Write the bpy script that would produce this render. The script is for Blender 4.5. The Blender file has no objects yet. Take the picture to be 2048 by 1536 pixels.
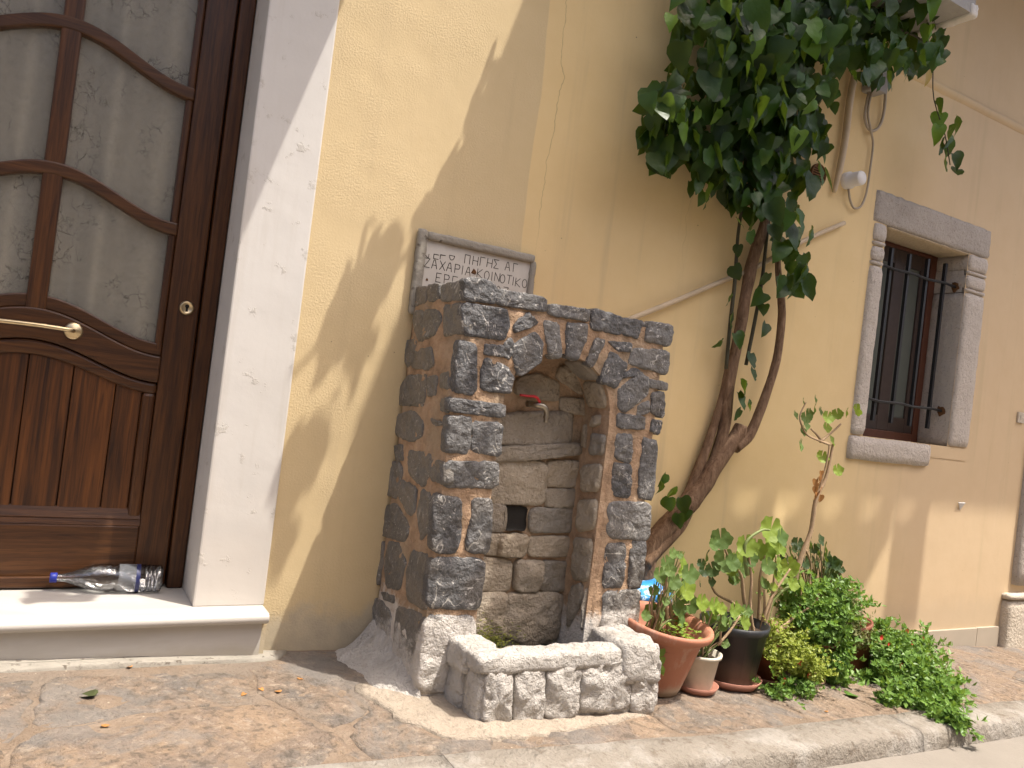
import bpy, bmesh, math, random
from mathutils import Vector, Matrix, noise
R = math.radians
rnd = random.Random(7)
sc = bpy.context.scene
C = sc.collection
V = Vector

# ------------------------------------------------------------------ camera
D, H, F = 2.9, 1.012, 1600.0
ROLL, PITCH, YAW = R(6.946), R(0.879), R(29.964)
fwd = V((math.sin(YAW), math.cos(YAW), 0)); rgt = V((math.cos(YAW), -math.sin(YAW), 0)); up = V((0, 0, 1))
f2 = fwd*math.cos(PITCH) + up*math.sin(PITCH); u2 = up*math.cos(PITCH) - fwd*math.sin(PITCH)
r3 = rgt*math.cos(ROLL) + u2*math.sin(ROLL); u3 = u2*math.cos(ROLL) - rgt*math.sin(ROLL)
CAM = V((0, -D, H))
cd = bpy.data.cameras.new('camera'); cam = bpy.data.objects.new('camera', cd); C.objects.link(cam)
cam.matrix_world = Matrix(((r3.x, u3.x, -f2.x, CAM.x), (r3.y, u3.y, -f2.y, CAM.y), (r3.z, u3.z, -f2.z, CAM.z), (0, 0, 0, 1)))
cd.sensor_width = 36; cd.lens = F/2048*36; cd.clip_start = .05; cd.clip_end = 500
sc.camera = cam

# ------------------------------------------------------------------ light: high summer sun from the right, in front of the wall
SUN = V((1.0, -1.0, 3.7)).normalized()
wd = bpy.data.worlds.new('World'); sc.world = wd; wd.use_nodes = True
nt = wd.node_tree; sky = nt.nodes.new('ShaderNodeTexSky'); sky.sky_type = 'NISHITA'; sky.sun_disc = False
sky.sun_elevation = math.asin(SUN.z); sky.sun_rotation = math.atan2(SUN.x, SUN.y)
sky.dust_density = 6.0; sky.ozone_density = 0.0; sky.air_density = .7
nt.links.new(sky.outputs[0], nt.nodes['Background'].inputs[0]); nt.nodes['Background'].inputs[1].default_value = 0.15
sd = bpy.data.lights.new('sun', 'SUN'); so = bpy.data.objects.new('sun', sd); C.objects.link(so)
sd.energy = 3.1; sd.angle = R(.53); sd.color = (1, .94, .85)
so.rotation_euler = SUN.to_track_quat('Z', 'Y').to_euler(); so.location = (4, -4, 14)
sc.view_settings.view_transform = 'Standard'; sc.view_settings.look = 'None'; sc.view_settings.gamma = 1
sc.view_settings.exposure = 1.14

# ------------------------------------------------------------------ pixel -> place helpers
def ray(px, py): return r3*((px-1024)/F) - u3*((py-768)/F) + f2
def W(px, py, Y=0.0):
    d = ray(px, py); return CAM + d*((Y+D)/d.y)
def XP(px, py, X):
    d = ray(px, py); return CAM + d*((X-CAM.x)/d.x)
def ZP(px, py, z):
    d = ray(px, py); return CAM + d*((z-CAM.z)/d.z)
def gz(x, y): return .037 - .047*x + .03*y
def G(px, py, dz=0):
    d = ray(px, py); n = V((.047, -.03, 1)); return CAM + d*((.037+dz - n.dot(CAM))/n.dot(d))
def depth(p): return (V(p)-CAM).dot(f2)
def z3(x, y): return (700+x*.3516, 440+y*.3516)
def z4(x, y): return (680+x*.37757, 900+y*.37757)

# ------------------------------------------------------------------ object helpers
WL = {}
def empty(name, loc, label, cat, group=None, parent=None):
    o = bpy.data.objects.new(name, None); C.objects.link(o); o.empty_display_size = .1
    WL[o.name] = V(loc)
    if parent: o.parent = parent; o.location = V(loc)-WL[parent.name]
    else: o.location = loc
    if label: o['label'] = label
    if cat: o['category'] = cat
    if group: o['group'] = group
    return o
class MB:
    def __init__(s): s.v = []; s.f = []
    def add(s, v, f):
        b = len(s.v); s.v += [V(p) for p in v]; s.f += [[i+b for i in q] for q in f]; return s
    def box(s, x0, x1, y0, y1, z0, z1):
        return s.add([(x0,y0,z0),(x1,y0,z0),(x1,y1,z0),(x0,y1,z0),(x0,y0,z1),(x1,y0,z1),(x1,y1,z1),(x0,y1,z1)],
                     [(0,3,2,1),(4,5,6,7),(0,1,5,4),(1,2,6,5),(2,3,7,6),(3,0,4,7)])
    def prism(s, poly, d):           # closed polygon of 3d points pushed along vector d
        n = len(poly); poly = [V(p) for p in poly]; d = V(d)
        return s.add(poly+[p+d for p in poly], [list(range(n))[::-1], list(range(n, 2*n))]+[(i,(i+1)%n,n+(i+1)%n,n+i) for i in range(n)])
    def tube(s, path, rad, n=8, sub=4, jit=0, cap=True):
        P = [V(p) for p in path]
        if not hasattr(rad, '__len__'): rad = [rad]*len(P)
        Q, RR = [], []
        for i in range(len(P)-1):
            p0 = P[max(i-1,0)]; p1 = P[i]; p2 = P[i+1]; p3 = P[min(i+2,len(P)-1)]
            for k in range(sub):
                t = k/sub
                Q.append(.5*((2*p1)+(p2-p0)*t+(2*p0-5*p1+4*p2-p3)*t*t+(3*p1-p0-3*p2+p3)*t**3)); RR.append(rad[i]*(1-t)+rad[i+1]*t)
        Q.append(P[-1]); RR.append(rad[-1])
        b = len(s.v); a = None
        for i, q in enumerate(Q):
            t = (Q[min(i+1,len(Q)-1)]-Q[max(i-1,0)]).normalized()
            if a is None: a = t.orthogonal().normalized()
            a = (a - t*a.dot(t)).normalized(); c = t.cross(a)
            for k in range(n):
                th = 2*math.pi*k/n; r = RR[i]
                if jit: r *= 1+jit*noise.noise(V((q.x*14+k*1.7, q.y*14, q.z*9)))
                s.v.append(q+(a*math.cos(th)+c*math.sin(th))*r)
        for i in range(len(Q)-1):
            for k in range(n):
                s.f.append([b+i*n+k, b+i*n+(k+1)%n, b+(i+1)*n+(k+1)%n, b+(i+1)*n+k])
        if cap: s.f += [[b+k for k in range(n)][::-1], [b+(len(Q)-1)*n+k for k in range(n)]]
        return s
    def lathe(s, prof, n=32, c=(0,0,0), ax=None, sc_=None):   # profile [(r,z)...] about z through c
        b = len(s.v); c = V(c); M3 = ax or Matrix.Identity(3)
        for i, (r, z) in enumerate(prof):
            for k in range(n):
                th = 2*math.pi*k/n; rr = r*(sc_(i, th) if sc_ else 1)
                s.v.append(c + M3 @ V((rr*math.cos(th), rr*math.sin(th), z)))
        for i in range(len(prof)-1):
            for k in range(n):
                s.f.append([b+i*n+k, b+i*n+(k+1)%n, b+(i+1)*n+(k+1)%n, b+(i+1)*n+k])
        return s
    def build(s, name, mat, parent=None, smooth=False, label=None, origin=None, kind=None):
        me = bpy.data.meshes.new(name)
        if origin is None:
            lo = V([min(p[i] for p in s.v) for i in range(3)]); hi = V([max(p[i] for p in s.v) for i in range(3)]); origin = (lo+hi)/2
        origin = V(origin)
        me.from_pydata([tuple(p-origin) for p in s.v], [], s.f); me.materials.append(mat)
        if smooth: me.polygons.foreach_set('use_smooth', [True]*len(me.polygons))
        me.update()
        return put(name, me, origin, parent, label, kind)
def put(name, me, origin, parent=None, label=None, kind=None):
    o = bpy.data.objects.new(name, me); C.objects.link(o)
    if parent: o.parent = parent; o.location = V(origin)-WL[parent.name]
    else: o.location = origin
    WL[o.name] = V(origin)
    if label: o['label'] = label
    if kind: o['kind'] = kind
    return o
def tag(o, label, cat, group=None):
    o['label'] = label; o['category'] = cat
    if group: o['group'] = group
    return o
def bevel(o, w=.004, seg=2, ang=40):
    m = o.modifiers.new('bevel', 'BEVEL'); m.width = w; m.segments = seg; m.limit_method = 'ANGLE'; m.angle_limit = R(ang)
    return o
def fb(p, sc_, oc=3):
    a, r, f = 1, 0, sc_
    for _ in range(oc): r += a*noise.noise(V(p)*f); a *= .5; f *= 2.1
    return r

# ------------------------------------------------------------------ material helpers
class NT:
    def __init__(s, name):
        s.m = bpy.data.materials.new(name); s.m.use_nodes = True; s.t = s.m.node_tree
        s.b = s.t.nodes['Principled BSDF']; s.out = s.t.nodes['Material Output']
        s.geo = s.n('ShaderNodeNewGeometry'); s.pos = s.geo.outputs['Position']
    def n(s, ty, **k):
        x = s.t.nodes.new(ty)
        for a, b in k.items(): setattr(x, a, b)
        return x
    def l(s, a, b): s.t.links.new(a, b)
    def st(s, sock, v):
        if hasattr(v, 'is_linked') or isinstance(v, bpy.types.NodeSocket): s.l(v, sock)
        else: sock.default_value = v
    def scale(s, v, xyz):
        x = s.n('ShaderNodeVectorMath', operation='MULTIPLY'); s.l(v, x.inputs[0]); x.inputs[1].default_value = xyz; return x.outputs[0]
    def objpos(s): return s.n('ShaderNodeTexCoord').outputs['Object']
    def noise(s, sc_, det=4, ro=.55, vec=None, dist=0, col=False):
        x = s.n('ShaderNodeTexNoise'); s.l(vec or s.pos, x.inputs['Vector']); x.inputs['Scale'].default_value = sc_
        x.inputs['Detail'].default_value = det; x.inputs['Roughness'].default_value = ro; x.inputs['Distortion'].default_value = dist
        return x.outputs[1 if col else 0]
    def vor(s, sc_, feat='F1', vec=None, out=0):
        x = s.n('ShaderNodeTexVoronoi', feature=feat); s.l(vec or s.pos, x.inputs['Vector']); x.inputs['Scale'].default_value = sc_; return x.outputs[out]
    def mul(s, a, b, op='MULTIPLY'):
        x = s.n('ShaderNodeMath', operation=op); s.st(x.inputs[0], a); s.st(x.inputs[1], b); return x.outputs[0]
    def ss(s, v, a, b):             # smooth step a..b -> 0..1
        x = s.n('ShaderNodeMapRange', interpolation_type='SMOOTHSTEP'); s.l(v, x.inputs[0]); x.inputs[1].default_value = a; x.inputs[2].default_value = b; return x.outputs[0]
    def ramp(s, f, *st):
        x = s.n('ShaderNodeValToRGB'); s.l(f, x.inputs[0]); e = x.color_ramp.elements
        while len(e) < len(st): e.new(.5)
        for q, (p, c) in zip(e, st): q.position = p; q.color = (*c, 1)
        return x.outputs[0]
    def mix(s, f, a, b, bt='MIX'):
        x = s.n('ShaderNodeMix', data_type='RGBA', blend_type=bt)
        s.st(x.inputs[0], f)
        for sk, v in ((x.inputs[6], a), (x.inputs[7], b)):
            if isinstance(v, tuple): sk.default_value = (*v, 1)
            else: s.l(v, sk)
        return x.outputs[2]
    def xyz(s, i):
        x = s.n('ShaderNodeSeparateXYZ'); s.l(s.pos, x.inputs[0]); return x.outputs[i]
    def rand(s): return s.n('ShaderNodeObjectInfo').outputs['Random']
    def bump(s, h, st=.5, d=.01, prev=None):
        x = s.n('ShaderNodeBump'); s.l(h, x.inputs['Height']); x.inputs['Strength'].default_value = st; x.inputs['Distance'].default_value = d
        if prev: s.l(prev, x.inputs['Normal'])
        return x.outputs[0]
    def fin(s, col, rough=.8, nrm=None, spec=.4, **k):
        if isinstance(col, tuple): s.b.inputs['Base Color'].default_value = (*col, 1)
        else: s.l(col, s.b.inputs['Base Color'])
        s.st(s.b.inputs['Roughness'], rough); s.b.inputs['Specular IOR Level'].default_value = spec
        if nrm: s.l(nrm, s.b.inputs['Normal'])
        for a, b in k.items(): s.st(s.b.inputs[a.replace('_', ' ')], b)
        return s.m
def simple(name, c, rough=.6, var=.25, sc_=20, bs=.15, bd=.003, **k):
    t = NT(name); n = t.noise(sc_, 5); n2 = t.noise(sc_*5, 4)
    col = t.mix(n, tuple(x*(1-var) for x in c), tuple(min(1, x*(1+var)) for x in c))
    return t.fin(col, rough, t.bump(n2, bs, bd), **k)

M = {}
def make_materials():
    # yellow plaster
    t = NT('yellow_plaster')
    big = t.noise(.7, 3); n1 = t.noise(6, 5, .6)
    seam = t.ss(t.mul(t.xyz(0), t.mul(t.noise(2, 2), .05), 'ADD'), 1.655, 1.662)
    c = t.mix(seam, t.mix(n1, (.535, .415, .235), (.60, .475, .285)), t.mix(n1, (.64, .475, .24), (.71, .545, .295)))
    xr = t.ss(t.mul(t.xyz(0), t.mul(big, 1.2), 'ADD'), 3.9, 5.4)
    c = t.mix(xr, c, t.mix(n1, (.54, .40, .245), (.60, .46, .295)))
    streak = t.noise(1, 5, .6, t.scale(t.pos, (9, 1, .55)))
    c = t.mix(t.mul(t.ss(streak, .53, .75), .45), c, (.46, .36, .22))
    # grey damp and lost paint low down beside the step
    zz = t.mul(t.xyz(2), t.mul(t.noise(7, 5, .65), .22), 'SUBTRACT')
    c = t.mix(t.mul(t.ss(zz, .03, -.12), .35), c, (.42, .34, .24)); c = t.mix(t.mul(t.ss(zz, .06, -.02), t.ss(t.xyz(0), 1.6, 1.2)), c, t.mix(t.noise(18, 5), (.33, .29, .22), (.55, .46, .32)))
    # hair cracks
    nx = t.mul(t.noise(3, 4, .6), .16)
    for x0, wth, a in ((1.80, .0028, .5), (2.6, .0016, .3)):
        dx = t.mul(t.mul(t.mul(t.xyz(0), nx, 'ADD'), x0, 'SUBTRACT'), 1, 'MULTIPLY')
        ab = t.n('ShaderNodeMath', operation='ABSOLUTE'); t.l(dx, ab.inputs[0])
        m = t.mul(t.mul(t.ss(ab.outputs[0], wth, wth*.3), a), t.ss(t.xyz(2), 1.55, 1.9))
        c = t.mix(m, c, (.25, .19, .11))
    sp = t.vor(5.5); c = t.mix(t.ss(sp, .024, .014), c, (.2, .15, .1)); sp = t.vor(13); c = t.mix(t.mul(t.ss(sp, .045, .02), t.ss(t.noise(2.3, 3), .5, .6)), c, (.30, .23, .14))
    fine = t.noise(130, 3, .6); mid = t.noise(26, 3); low = t.noise(3, 2)
    gate = t.mul(t.ss(low, .35, .62), .85); gate = t.mul(gate, .15, 'ADD'); gate = t.mul(gate, t.mul(t.mul(seam, -.75), 1.0, 'ADD'))
    nb = t.bump(t.mul(fine, gate), .40, .006); nb = t.bump(mid, .09, .006, nb); nb = t.bump(low, .2, .02, nb)
    M['plaster'] = t.fin(c, .9, nb, .2)
    # white paint of the door surround
    t = NT('white_paint'); n1 = t.noise(5, 5); n2 = t.noise(40, 4); c = t.mix(n1, (.52, .495, .46), (.60, .575, .54))
    pk = t.noise(11, 6, .7); c = t.mix(t.mul(t.ss(pk, .58, .66), .8), c, (.46, .43, .385)); c = t.mix(t.mul(t.ss(t.noise(1, 5, .6, t.scale(t.pos, (16, 16, 1.1))), .52, .7), .3), c, (.45, .41, .35))
    zb = t.mul(t.ss(t.mul(t.xyz(2), t.mul(n1, .6), 'SUBTRACT'),   .35, -.1), .6); c = t.mix(zb, c, (.55, .5, .44))
    nb = t.bump(n2, .12, .004); nb = t.bump(t.ss(pk, .6, .66), .4, .002, nb); nb = t.bump(t.noise(4, 2), .2, .02, nb)
    M['white'] = t.fin(c, .75, nb, .3)
    # marble
    t = NT('white_marble'); n1 = t.noise(3, 6, .6, t.scale(t.pos, (.6, 2.5, 2.5)), 1.5)
    c = t.ramp(n1, (.3, (.42, .39, .35)), (.55, (.475, .45, .415)), (.75, (.445, .415, .38)))
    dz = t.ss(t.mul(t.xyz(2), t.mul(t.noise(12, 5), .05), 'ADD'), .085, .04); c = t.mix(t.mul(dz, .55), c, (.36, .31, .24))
    M['marble'] = t.fin(c, .32, t.bump(t.noise(60, 3), .04, .002), .5)
    t = NT('plaque_marble'); n1 = t.noise(9, 5, .6, None, 1); c = t.mix(n1, (.42, .40, .36), (.56, .53, .48))
    sm = t.ss(t.mul(t.xyz(2), t.mul(t.noise(8, 3), .1), 'ADD'), 1.60, 1.66); c = t.mix(t.mul(sm, .6), c, (.33, .3, .26))
    M['plaque'] = t.fin(c, .55, t.bump(t.noise(70, 3), .1, .002))
    # dark limestone of the fountain, whitewashed low down
    def rock(name, a, b, vein, wash, warm=0):
        t = NT(name); rv = t.rand()
        n1 = t.noise(9, 6, .65); n2 = t.noise(45, 5, .7)
        c = t.mix(n1, a, b); c = t.mix(t.mul(t.ss(rv, .35, 1), .75), c, (.19, .18, .165)); c = t.mix(t.mul(t.ss(t.noise(3.3, 2), .5, .62), .4), c, (.17, .145, .115))
        rot = t.n('ShaderNodeVectorRotate', rotation_type='EULER_XYZ'); t.l(t.pos, rot.inputs[0]); cr_ = t.n('ShaderNodeCombineXYZ'); t.l(t.mul(rv, 3.1), cr_.inputs[1]); t.l(t.mul(rv, 1.3), cr_.inputs[0]); t.l(cr_.outputs[0], rot.inputs['Rotation'])
        st = t.noise(1, 2, .5, t.scale(rot.outputs[0], (110, 110, 34)), .3)
        gate = t.ss(t.noise(7, 3), .42, .6)
        c = t.mix(t.mul(t.mul(t.ss(st, .63, .70), vein), gate), c, (.55, .52, .48))
        ve = t.noise(5.5, 3, .5, rot.outputs[0], 1.2); ab = t.n('ShaderNodeMath', operation='ABSOLUTE'); t.l(t.mul(ve, .5, 'SUBTRACT'), ab.inputs[0])
        c = t.mix(t.mul(t.mul(t.ss(ab.outputs[0], .010, .002), vein*.8), t.ss(t.noise(9, 2), .45, .6)), c, (.5, .47, .42))
        c = t.mix(t.mul(t.ss(t.noise(70, 4, .7), .5, .68), .35*vein), c, (.32, .30, .28))
        if warm: c = t.mix(t.mul(t.ss(t.noise(6, 5, .6), .42, .62), warm), c, (.30, .235, .16))
        if wash:
            zz = t.mul(t.xyz(2), t.mul(t.noise(13, 6, .75), .30), 'SUBTRACT')
            yy = t.mul(t.ss(t.xyz(1), -.47, -.40), .14); zz = t.mul(zz, yy, 'ADD')
            m = t.ss(zz, wash+.03, wash-.04)
            wc = t.mix(t.noise(24, 5, .6), (.46, .42, .37), (.64, .605, .56))
            wc = t.mix(t.mul(t.ss(t.noise(16, 6, .7), .56, .66), .5), wc, (.42, .37, .31))
            c = t.mix(m, c, wc)
        nb = t.bump(n2, .8, .018); nb = t.bump(t.noise(18, 5, .65), .8, .035, nb)
        return t.fin(c, .55, nb, .5)
    M['stone'] = rock('fountain_limestone', (.040, .040, .044), (.125, .122, .12), .95, .10)
    M['sidestone'] = rock('dusty_side_limestone', (.085, .080, .072), (.20, .188, .17), .7, .10, .25)
    M['niche'] = rock('niche_limestone', (.29, .24, .18), (.50, .42, .32), .2, 0, .45)
    # whitewashed trough rock, worn grey on the rim
    t = NT('whitewashed_rock'); n1 = t.noise(14, 6, .65)
    c = t.mix(n1, (.40, .365, .32), (.62, .59, .55))
    up_ = t.n('ShaderNodeSeparateXYZ'); t.l(t.geo.outputs['Normal'], up_.inputs[0])
    worn = t.mul(t.ss(t.mul(t.xyz(2), t.mul(t.noise(10, 5, .7), .2), 'ADD'), .255, .33), .75)
    c = t.mix(worn, c, t.mix(t.noise(9, 5), (.24, .21, .18), (.46, .42, .37)))
    c = t.mix(t.mul(t.ss(t.noise(20, 6, .72), .58, .68), .4), c, (.38, .32, .25))
    M['whiterock'] = t.fin(c, .85, t.bump(t.noise(48, 5, .7), .9, .022, t.bump(t.noise(20, 4, .6), .9, .04)), .25)
    # orange mortar
    t = NT('orange_mortar'); n1 = t.noise(13, 6, .7)
    c = t.ramp(n1, (.3, (.27, .185, .12)), (.5, (.44, .295, .19)), (.7, (.54, .39, .265)))
    c = t.mix(t.mul(t.ss(t.noise(4, 4), .45, .65), .55), c, (.33, .27, .19))
    zz = t.mul(t.xyz(2), t.mul(t.noise(13, 6, .75), .30), 'SUBTRACT')
    c = t.mix(t.ss(zz, .10, .02), c, (.66, .61, .55))
    M['mortar'] = t.fin(c, .95, t.bump(t.noise(95, 4, .7), .9, .014, t.bump(t.noise(30, 4), .7, .02)), .15)
    t = NT('lime_cement'); n1 = t.noise(9, 6, .65); c = t.mix(n1, (0.310, 0.249, 0.189), (0.447, 0.387, 0.310))
    c = t.mix(t.mul(t.ss(t.noise(26, 6, .7), .55, .63), .55), c, (0.258, 0.215, 0.172))
    M['cement'] = t.fin(c, .92, t.bump(t.noise(40, 5, .7), .9, .025, t.bump(n1, .6, .04)), .2)
    t = NT('grey_cement'); n1 = t.noise(11, 6, .65); c = t.mix(n1, (.20, .185, .155), (.35, .32, .27))
    c = t.mix(t.ss(t.noise(30, 5), .58, .68), c, (.12, .10, .08)); M['greycement'] = t.fin(c, .92, t.bump(t.noise(60, 5, .7), .6, .01), .2)
    # pavement joint ground
    t = NT('pavement_ground'); n1 = t.noise(5, 7, .68)
    c = t.ramp(n1, (.3, (0.201, 0.148, 0.105)), (.5, (0.268, 0.201, 0.144)), (.68, (0.344, 0.268, 0.201)))
    c = t.mix(t.ss(t.noise(2.2, 5, .6), .5, .62), c, t.mix(n1, (0.192, 0.158, 0.129), (0.326, 0.259, 0.196)))
    c = t.mix(t.mul(t.ss(t.noise(40, 6, .75), .57, .66), .5), c, (0.124, 0.096, 0.072))
    c = t.mix(t.ss(t.vor(24), .09, .05), c, (0.498, 0.422, 0.326))
    M['ground'] = t.fin(c, .9, t.bump(t.noise(45, 6, .72), .9, .025, t.bump(n1, .7, .05)), .2)
    # paving slabs
    t = NT('paving_slab'); rv = t.rand(); n1 = t.noise(6, 7, .7, None, .6); n2 = t.noise(30, 6, .7)
    c = t.ramp(rv, (.0, (0.249, 0.172, 0.115)), (.3, (0.220, 0.172, 0.135)), (.5, (0.268, 0.192, 0.129)), (.7, (0.196, 0.168, 0.139)), (1, (0.249, 0.196, 0.148)))
    c = t.mix(t.ss(n1, .40, .60), c, t.mix(rv, (0.316, 0.225, 0.148), (0.239, 0.177, 0.129)))
    c = t.mix(t.mul(t.ss(t.noise(3.1, 5, .6), .53, .64), .7), c, (0.148, 0.139, 0.129))
    c = t.mix(t.mul(t.ss(n2, .52, .62), .65), c, (0.100, 0.081, 0.063)); c = t.mix(t.mul(t.ss(n2, .46, .36), .6), c, (0.402, 0.326, 0.249)); c = t.mix(t.mul(t.ss(t.noise(1.6, 6, .65, None, 1), .5, .6), .6), c, (0.211, 0.192, 0.172))
    M['slab'] = t.fin(c, .8, t.bump(n2, .9, .025, t.bump(n1, .8, .05)), .3)
    t = NT('kerb_cement'); n1 = t.noise(4, 6, .6); c = t.mix(n1, (0.202, 0.173, 0.137), (0.288, 0.259, 0.220))
    c = t.mix(t.mul(t.ss(t.noise(14, 6, .7), .53, .64), .7), c, (0.144, 0.112, 0.083)); c = t.mix(t.mul(t.ss(t.noise(3, 6, .7), .48, .6), .7), c, (0.338, 0.313, 0.277)); M['kerb'] = t.fin(c, .85, t.bump(t.noise(38, 5, .72), .9, .02, t.bump(t.noise(9, 4), .6, .04)), .25)
    t = NT('road_concrete'); n1 = t.noise(2.5, 6, .65); c = t.mix(n1, (0.175, 0.154, 0.130), (0.242, 0.217, 0.183)); M['road'] = t.fin(c, .88, t.bump(t.noise(60, 5, .7), .4, .008), .25)
    # dark varnished wood
    def wood(name, ax, a, b):
        t = NT(name); v = t.scale(t.pos, ax); g = t.noise(1, 6, .62, v, .5); rv = t.rand()
        g2 = t.noise(1, 3, .5, t.scale(v, (4, 4, 4)))
        c = t.ramp(g, (.32, a), (.5, tuple(.5*(x+y) for x, y in zip(a, b))), (.68, b)); c = t.mix(t.mul(t.ss(g2, .55, .72), .5), c, tuple(x*.45 for x in a))
        c = t.mix(t.mul(rv, .25), c, tuple(x*.55 for x in a))
        return t.fin(c, .45, t.bump(g2, .25, .003), .3, Coat_Weight=.12, Coat_Roughness=.25)
    M['woodv'] = wood('varnished_wood_upright', (70, 70, 3.2), (0.027, 0.009, 0.003), (0.098, 0.036, 0.009))
    M['woodh'] = wood('varnished_wood_level', (3.2, 70, 70), (0.027, 0.009, 0.003), (0.093, 0.036, 0.010))
    M['woodp'] = wood('varnished_wood_panel', (55, 55, 2.2), (0.020, 0.007, 0.003), (0.132, 0.045, 0.010))
    t = NT('patterned_glass'); va = t.n('ShaderNodeVectorMath', operation='ADD'); t.l(t.pos, va.inputs[0]); t.l(t.scale(t.noise(12, 4, .6, None, 0, True), (.10, .10, .10)), va.inputs[1])
    cr = t.vor(26, 'DISTANCE_TO_EDGE', t.scale(va.outputs[0], (1, 1, .55))); nn = t.noise(40, 5, .65, None, 1.0)
    ln = t.mul(t.ss(cr, .03, .004), t.ss(t.noise(9, 4, .6), .48, .62)); gm_ = t.mix(nn, (.70, .68, .62), (.92, .90, .84)); gm_ = t.mix(t.mul(ln, .8), gm_, (.22, .21, .19))
    M['pane'] = t.fin(gm_, .14, t.bump(nn, .5, .006), .5, Transmission_Weight=.9, IOR=1.2)
    t = NT('curtain_cloth'); M['curtain'] = t.fin(t.mix(t.noise(60, 4), (.34, .31, .265), (.44, .405, .35)), .95, None, .1)
    t = NT('dark_glass'); M['darkglass'] = t.fin((.10, .11, .095), .1, t.bump(t.noise(3, 2), .05, .01), .5)
    M['brass'] = simple('brushed_brass', (.55, .44, .27), .3, .2, 60, .05, .001, Metallic=1.0)
    M['dark'] = simple('dark_hole', (.012, .01, .008), .9)
    M['ironbar'] = simple('black_iron', (.012, .012, .013), .5, .3, 60, .3)
    M['red'] = simple('red_lever_paint', (.45, .02, .025), .4)
    M['tapmetal'] = simple('tap_metal', (.35, .31, .25), .35, .3, 60, .2, .002, Metallic=1.0)
    M['ink'] = simple('engraved_dark', (.04, .036, .03), .9)
    M['rust'] = simple('rust', (.12, .055, .02), .9, .5, 60)
    # window surround: pale speckled stone
    def speck(name, a, b, d):
        t = NT(name); n1 = t.noise(7, 5); c = t.mix(n1, a, b); s = t.noise(90, 3, .6); c = t.mix(t.mul(t.ss(s, .58, .68), .6), c, d)
        return t.fin(c, .9, t.bump(t.noise(60, 4, .7), .9, .014, t.bump(t.noise(22, 4), .6, .02)), .2)
    M['palestone'] = speck('pale_dressed_stone', (.46, .405, .35), (.57, .51, .45), (.24, .21, .18))
    M['greystone'] = speck('grey_hammered_stone', (0.342, 0.299, 0.256), (0.488, 0.433, 0.378), (0.159, 0.140, 0.122))
    M['sandstone'] = speck('warm_reveal_plaster', (.46, .36, .235), (.56, .45, .31), (.33, .26, .17))
    M['tile'] = simple('beige_skirting_tile', (.42, .36, .28), .5, .1, 6, .05)
    M['base'] = speck('base_block_render', (.50, .43, .34), (.60, .53, .43), (.36, .30, .23))
    M['concrete'] = simple('balcony_concrete', (.36, .34, .31), .9, .2, 8, .5, .01)
    M['chipped'] = simple('chipped_white_edge', (.66, .62, .56), .85, .15, 30, .5, .006)
    M['framewood'] = simple('red_brown_frame', (.10, .035, .018), .5, .3, 30)
    M['sash'] = simple('dark_brown_sash', (.045, .03, .024), .45, .3, 30)
    M['pipe'] = simple('aged_white_pipe', (.50, .39, .26), .6, .25, 14, .2)
    M['cable'] = simple('grey_beige_cable', (.36, .30, .23), .6, .25, 14, .1)
    M['boxgrey'] = simple('grey_plastic_box', (.30, .28, .26), .55, .12, 10, .05)
    M['pvc'] = simple('white_plastic', (.68, .65, .62), .45, .1, 10, .05)
    # bark
    t = NT('vine_bark'); v = t.scale(t.pos, (60, 60, 16)); n1 = t.noise(1, 6, .7, v, .8)
    M['bark'] = t.fin(t.ramp(n1, (.3, (.085, .05, .03)), (.55, (.20, .125, .078)), (.75, (.30, .205, .135))), .9, t.bump(n1, .8, .012), .2)
    M['stem'] = simple('geranium_stem', (.34, .235, .14), .8, .35, 60, .5, .003)
    M['greenstem'] = simple('green_stem', (.16, .20, .06), .6, .3, 50, .2)
    M['darkstem'] = simple('dark_vine_stem', (.05, .045, .025), .8, .3, 50, .3)
    def leafm(name, a, b, tr=.35, rough=.38, vein=None):
        t = NT(name); rv = t.rand(); isl = t.geo.outputs['Random Per Island']
        fr = t.n('ShaderNodeMath', operation='FRACT'); t.l(t.mul(rv, t.mul(isl, 7.13), 'ADD'), fr.inputs[0])
        c = t.mix(fr.outputs[0], a, b); c = t.mix(t.mul(t.noise(30, 4), .35), c, tuple(x*.5 for x in a))
        m = t.fin(c, rough, t.bump(t.noise(45, 3), .45, .006), .32)
        ts = t.n('ShaderNodeBsdfTranslucent'); t.l(t.mix(.5, c, (.30, .42, .03)), ts.inputs[0])
        ms = t.n('ShaderNodeMixShader'); ms.inputs[0].default_value = tr
        t.l(t.b.outputs[0], ms.inputs[1]); t.l(ts.outputs[0], ms.inputs[2]); t.l(ms.outputs[0], t.out.inputs[0])
        return m
    M['vineleaf'] = leafm('vine_leaf', (.008, .030, .004), (.042, .110, .014), .3, .42)
    M['vinelight'] = leafm('sunlit_vine_leaf', (.10, .22, .025), (.18, .33, .04), .4, .4)  # brighter leaf copy, sunlight on the leaves painted into its colour
    M['yellowleaf'] = leafm('yellowing_leaf', (.42, .26, .02), (.50, .33, .03), .35)
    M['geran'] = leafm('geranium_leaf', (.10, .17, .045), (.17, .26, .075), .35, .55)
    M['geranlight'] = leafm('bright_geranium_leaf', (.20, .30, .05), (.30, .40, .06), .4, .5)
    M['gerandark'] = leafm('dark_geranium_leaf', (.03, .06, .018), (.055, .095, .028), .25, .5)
    M['ice'] = leafm('ice_plant_leaf', (.11, .22, .04), (.21, .35, .07), .3, .42)
    M['icey'] = leafm('yellow_green_leaf', (.24, .30, .045), (.36, .40, .07), .3, .45)
    M['icedry'] = leafm('dull_green_leaf', (.16, .18, .06), (.26, .26, .10), .25, .5)
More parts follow.
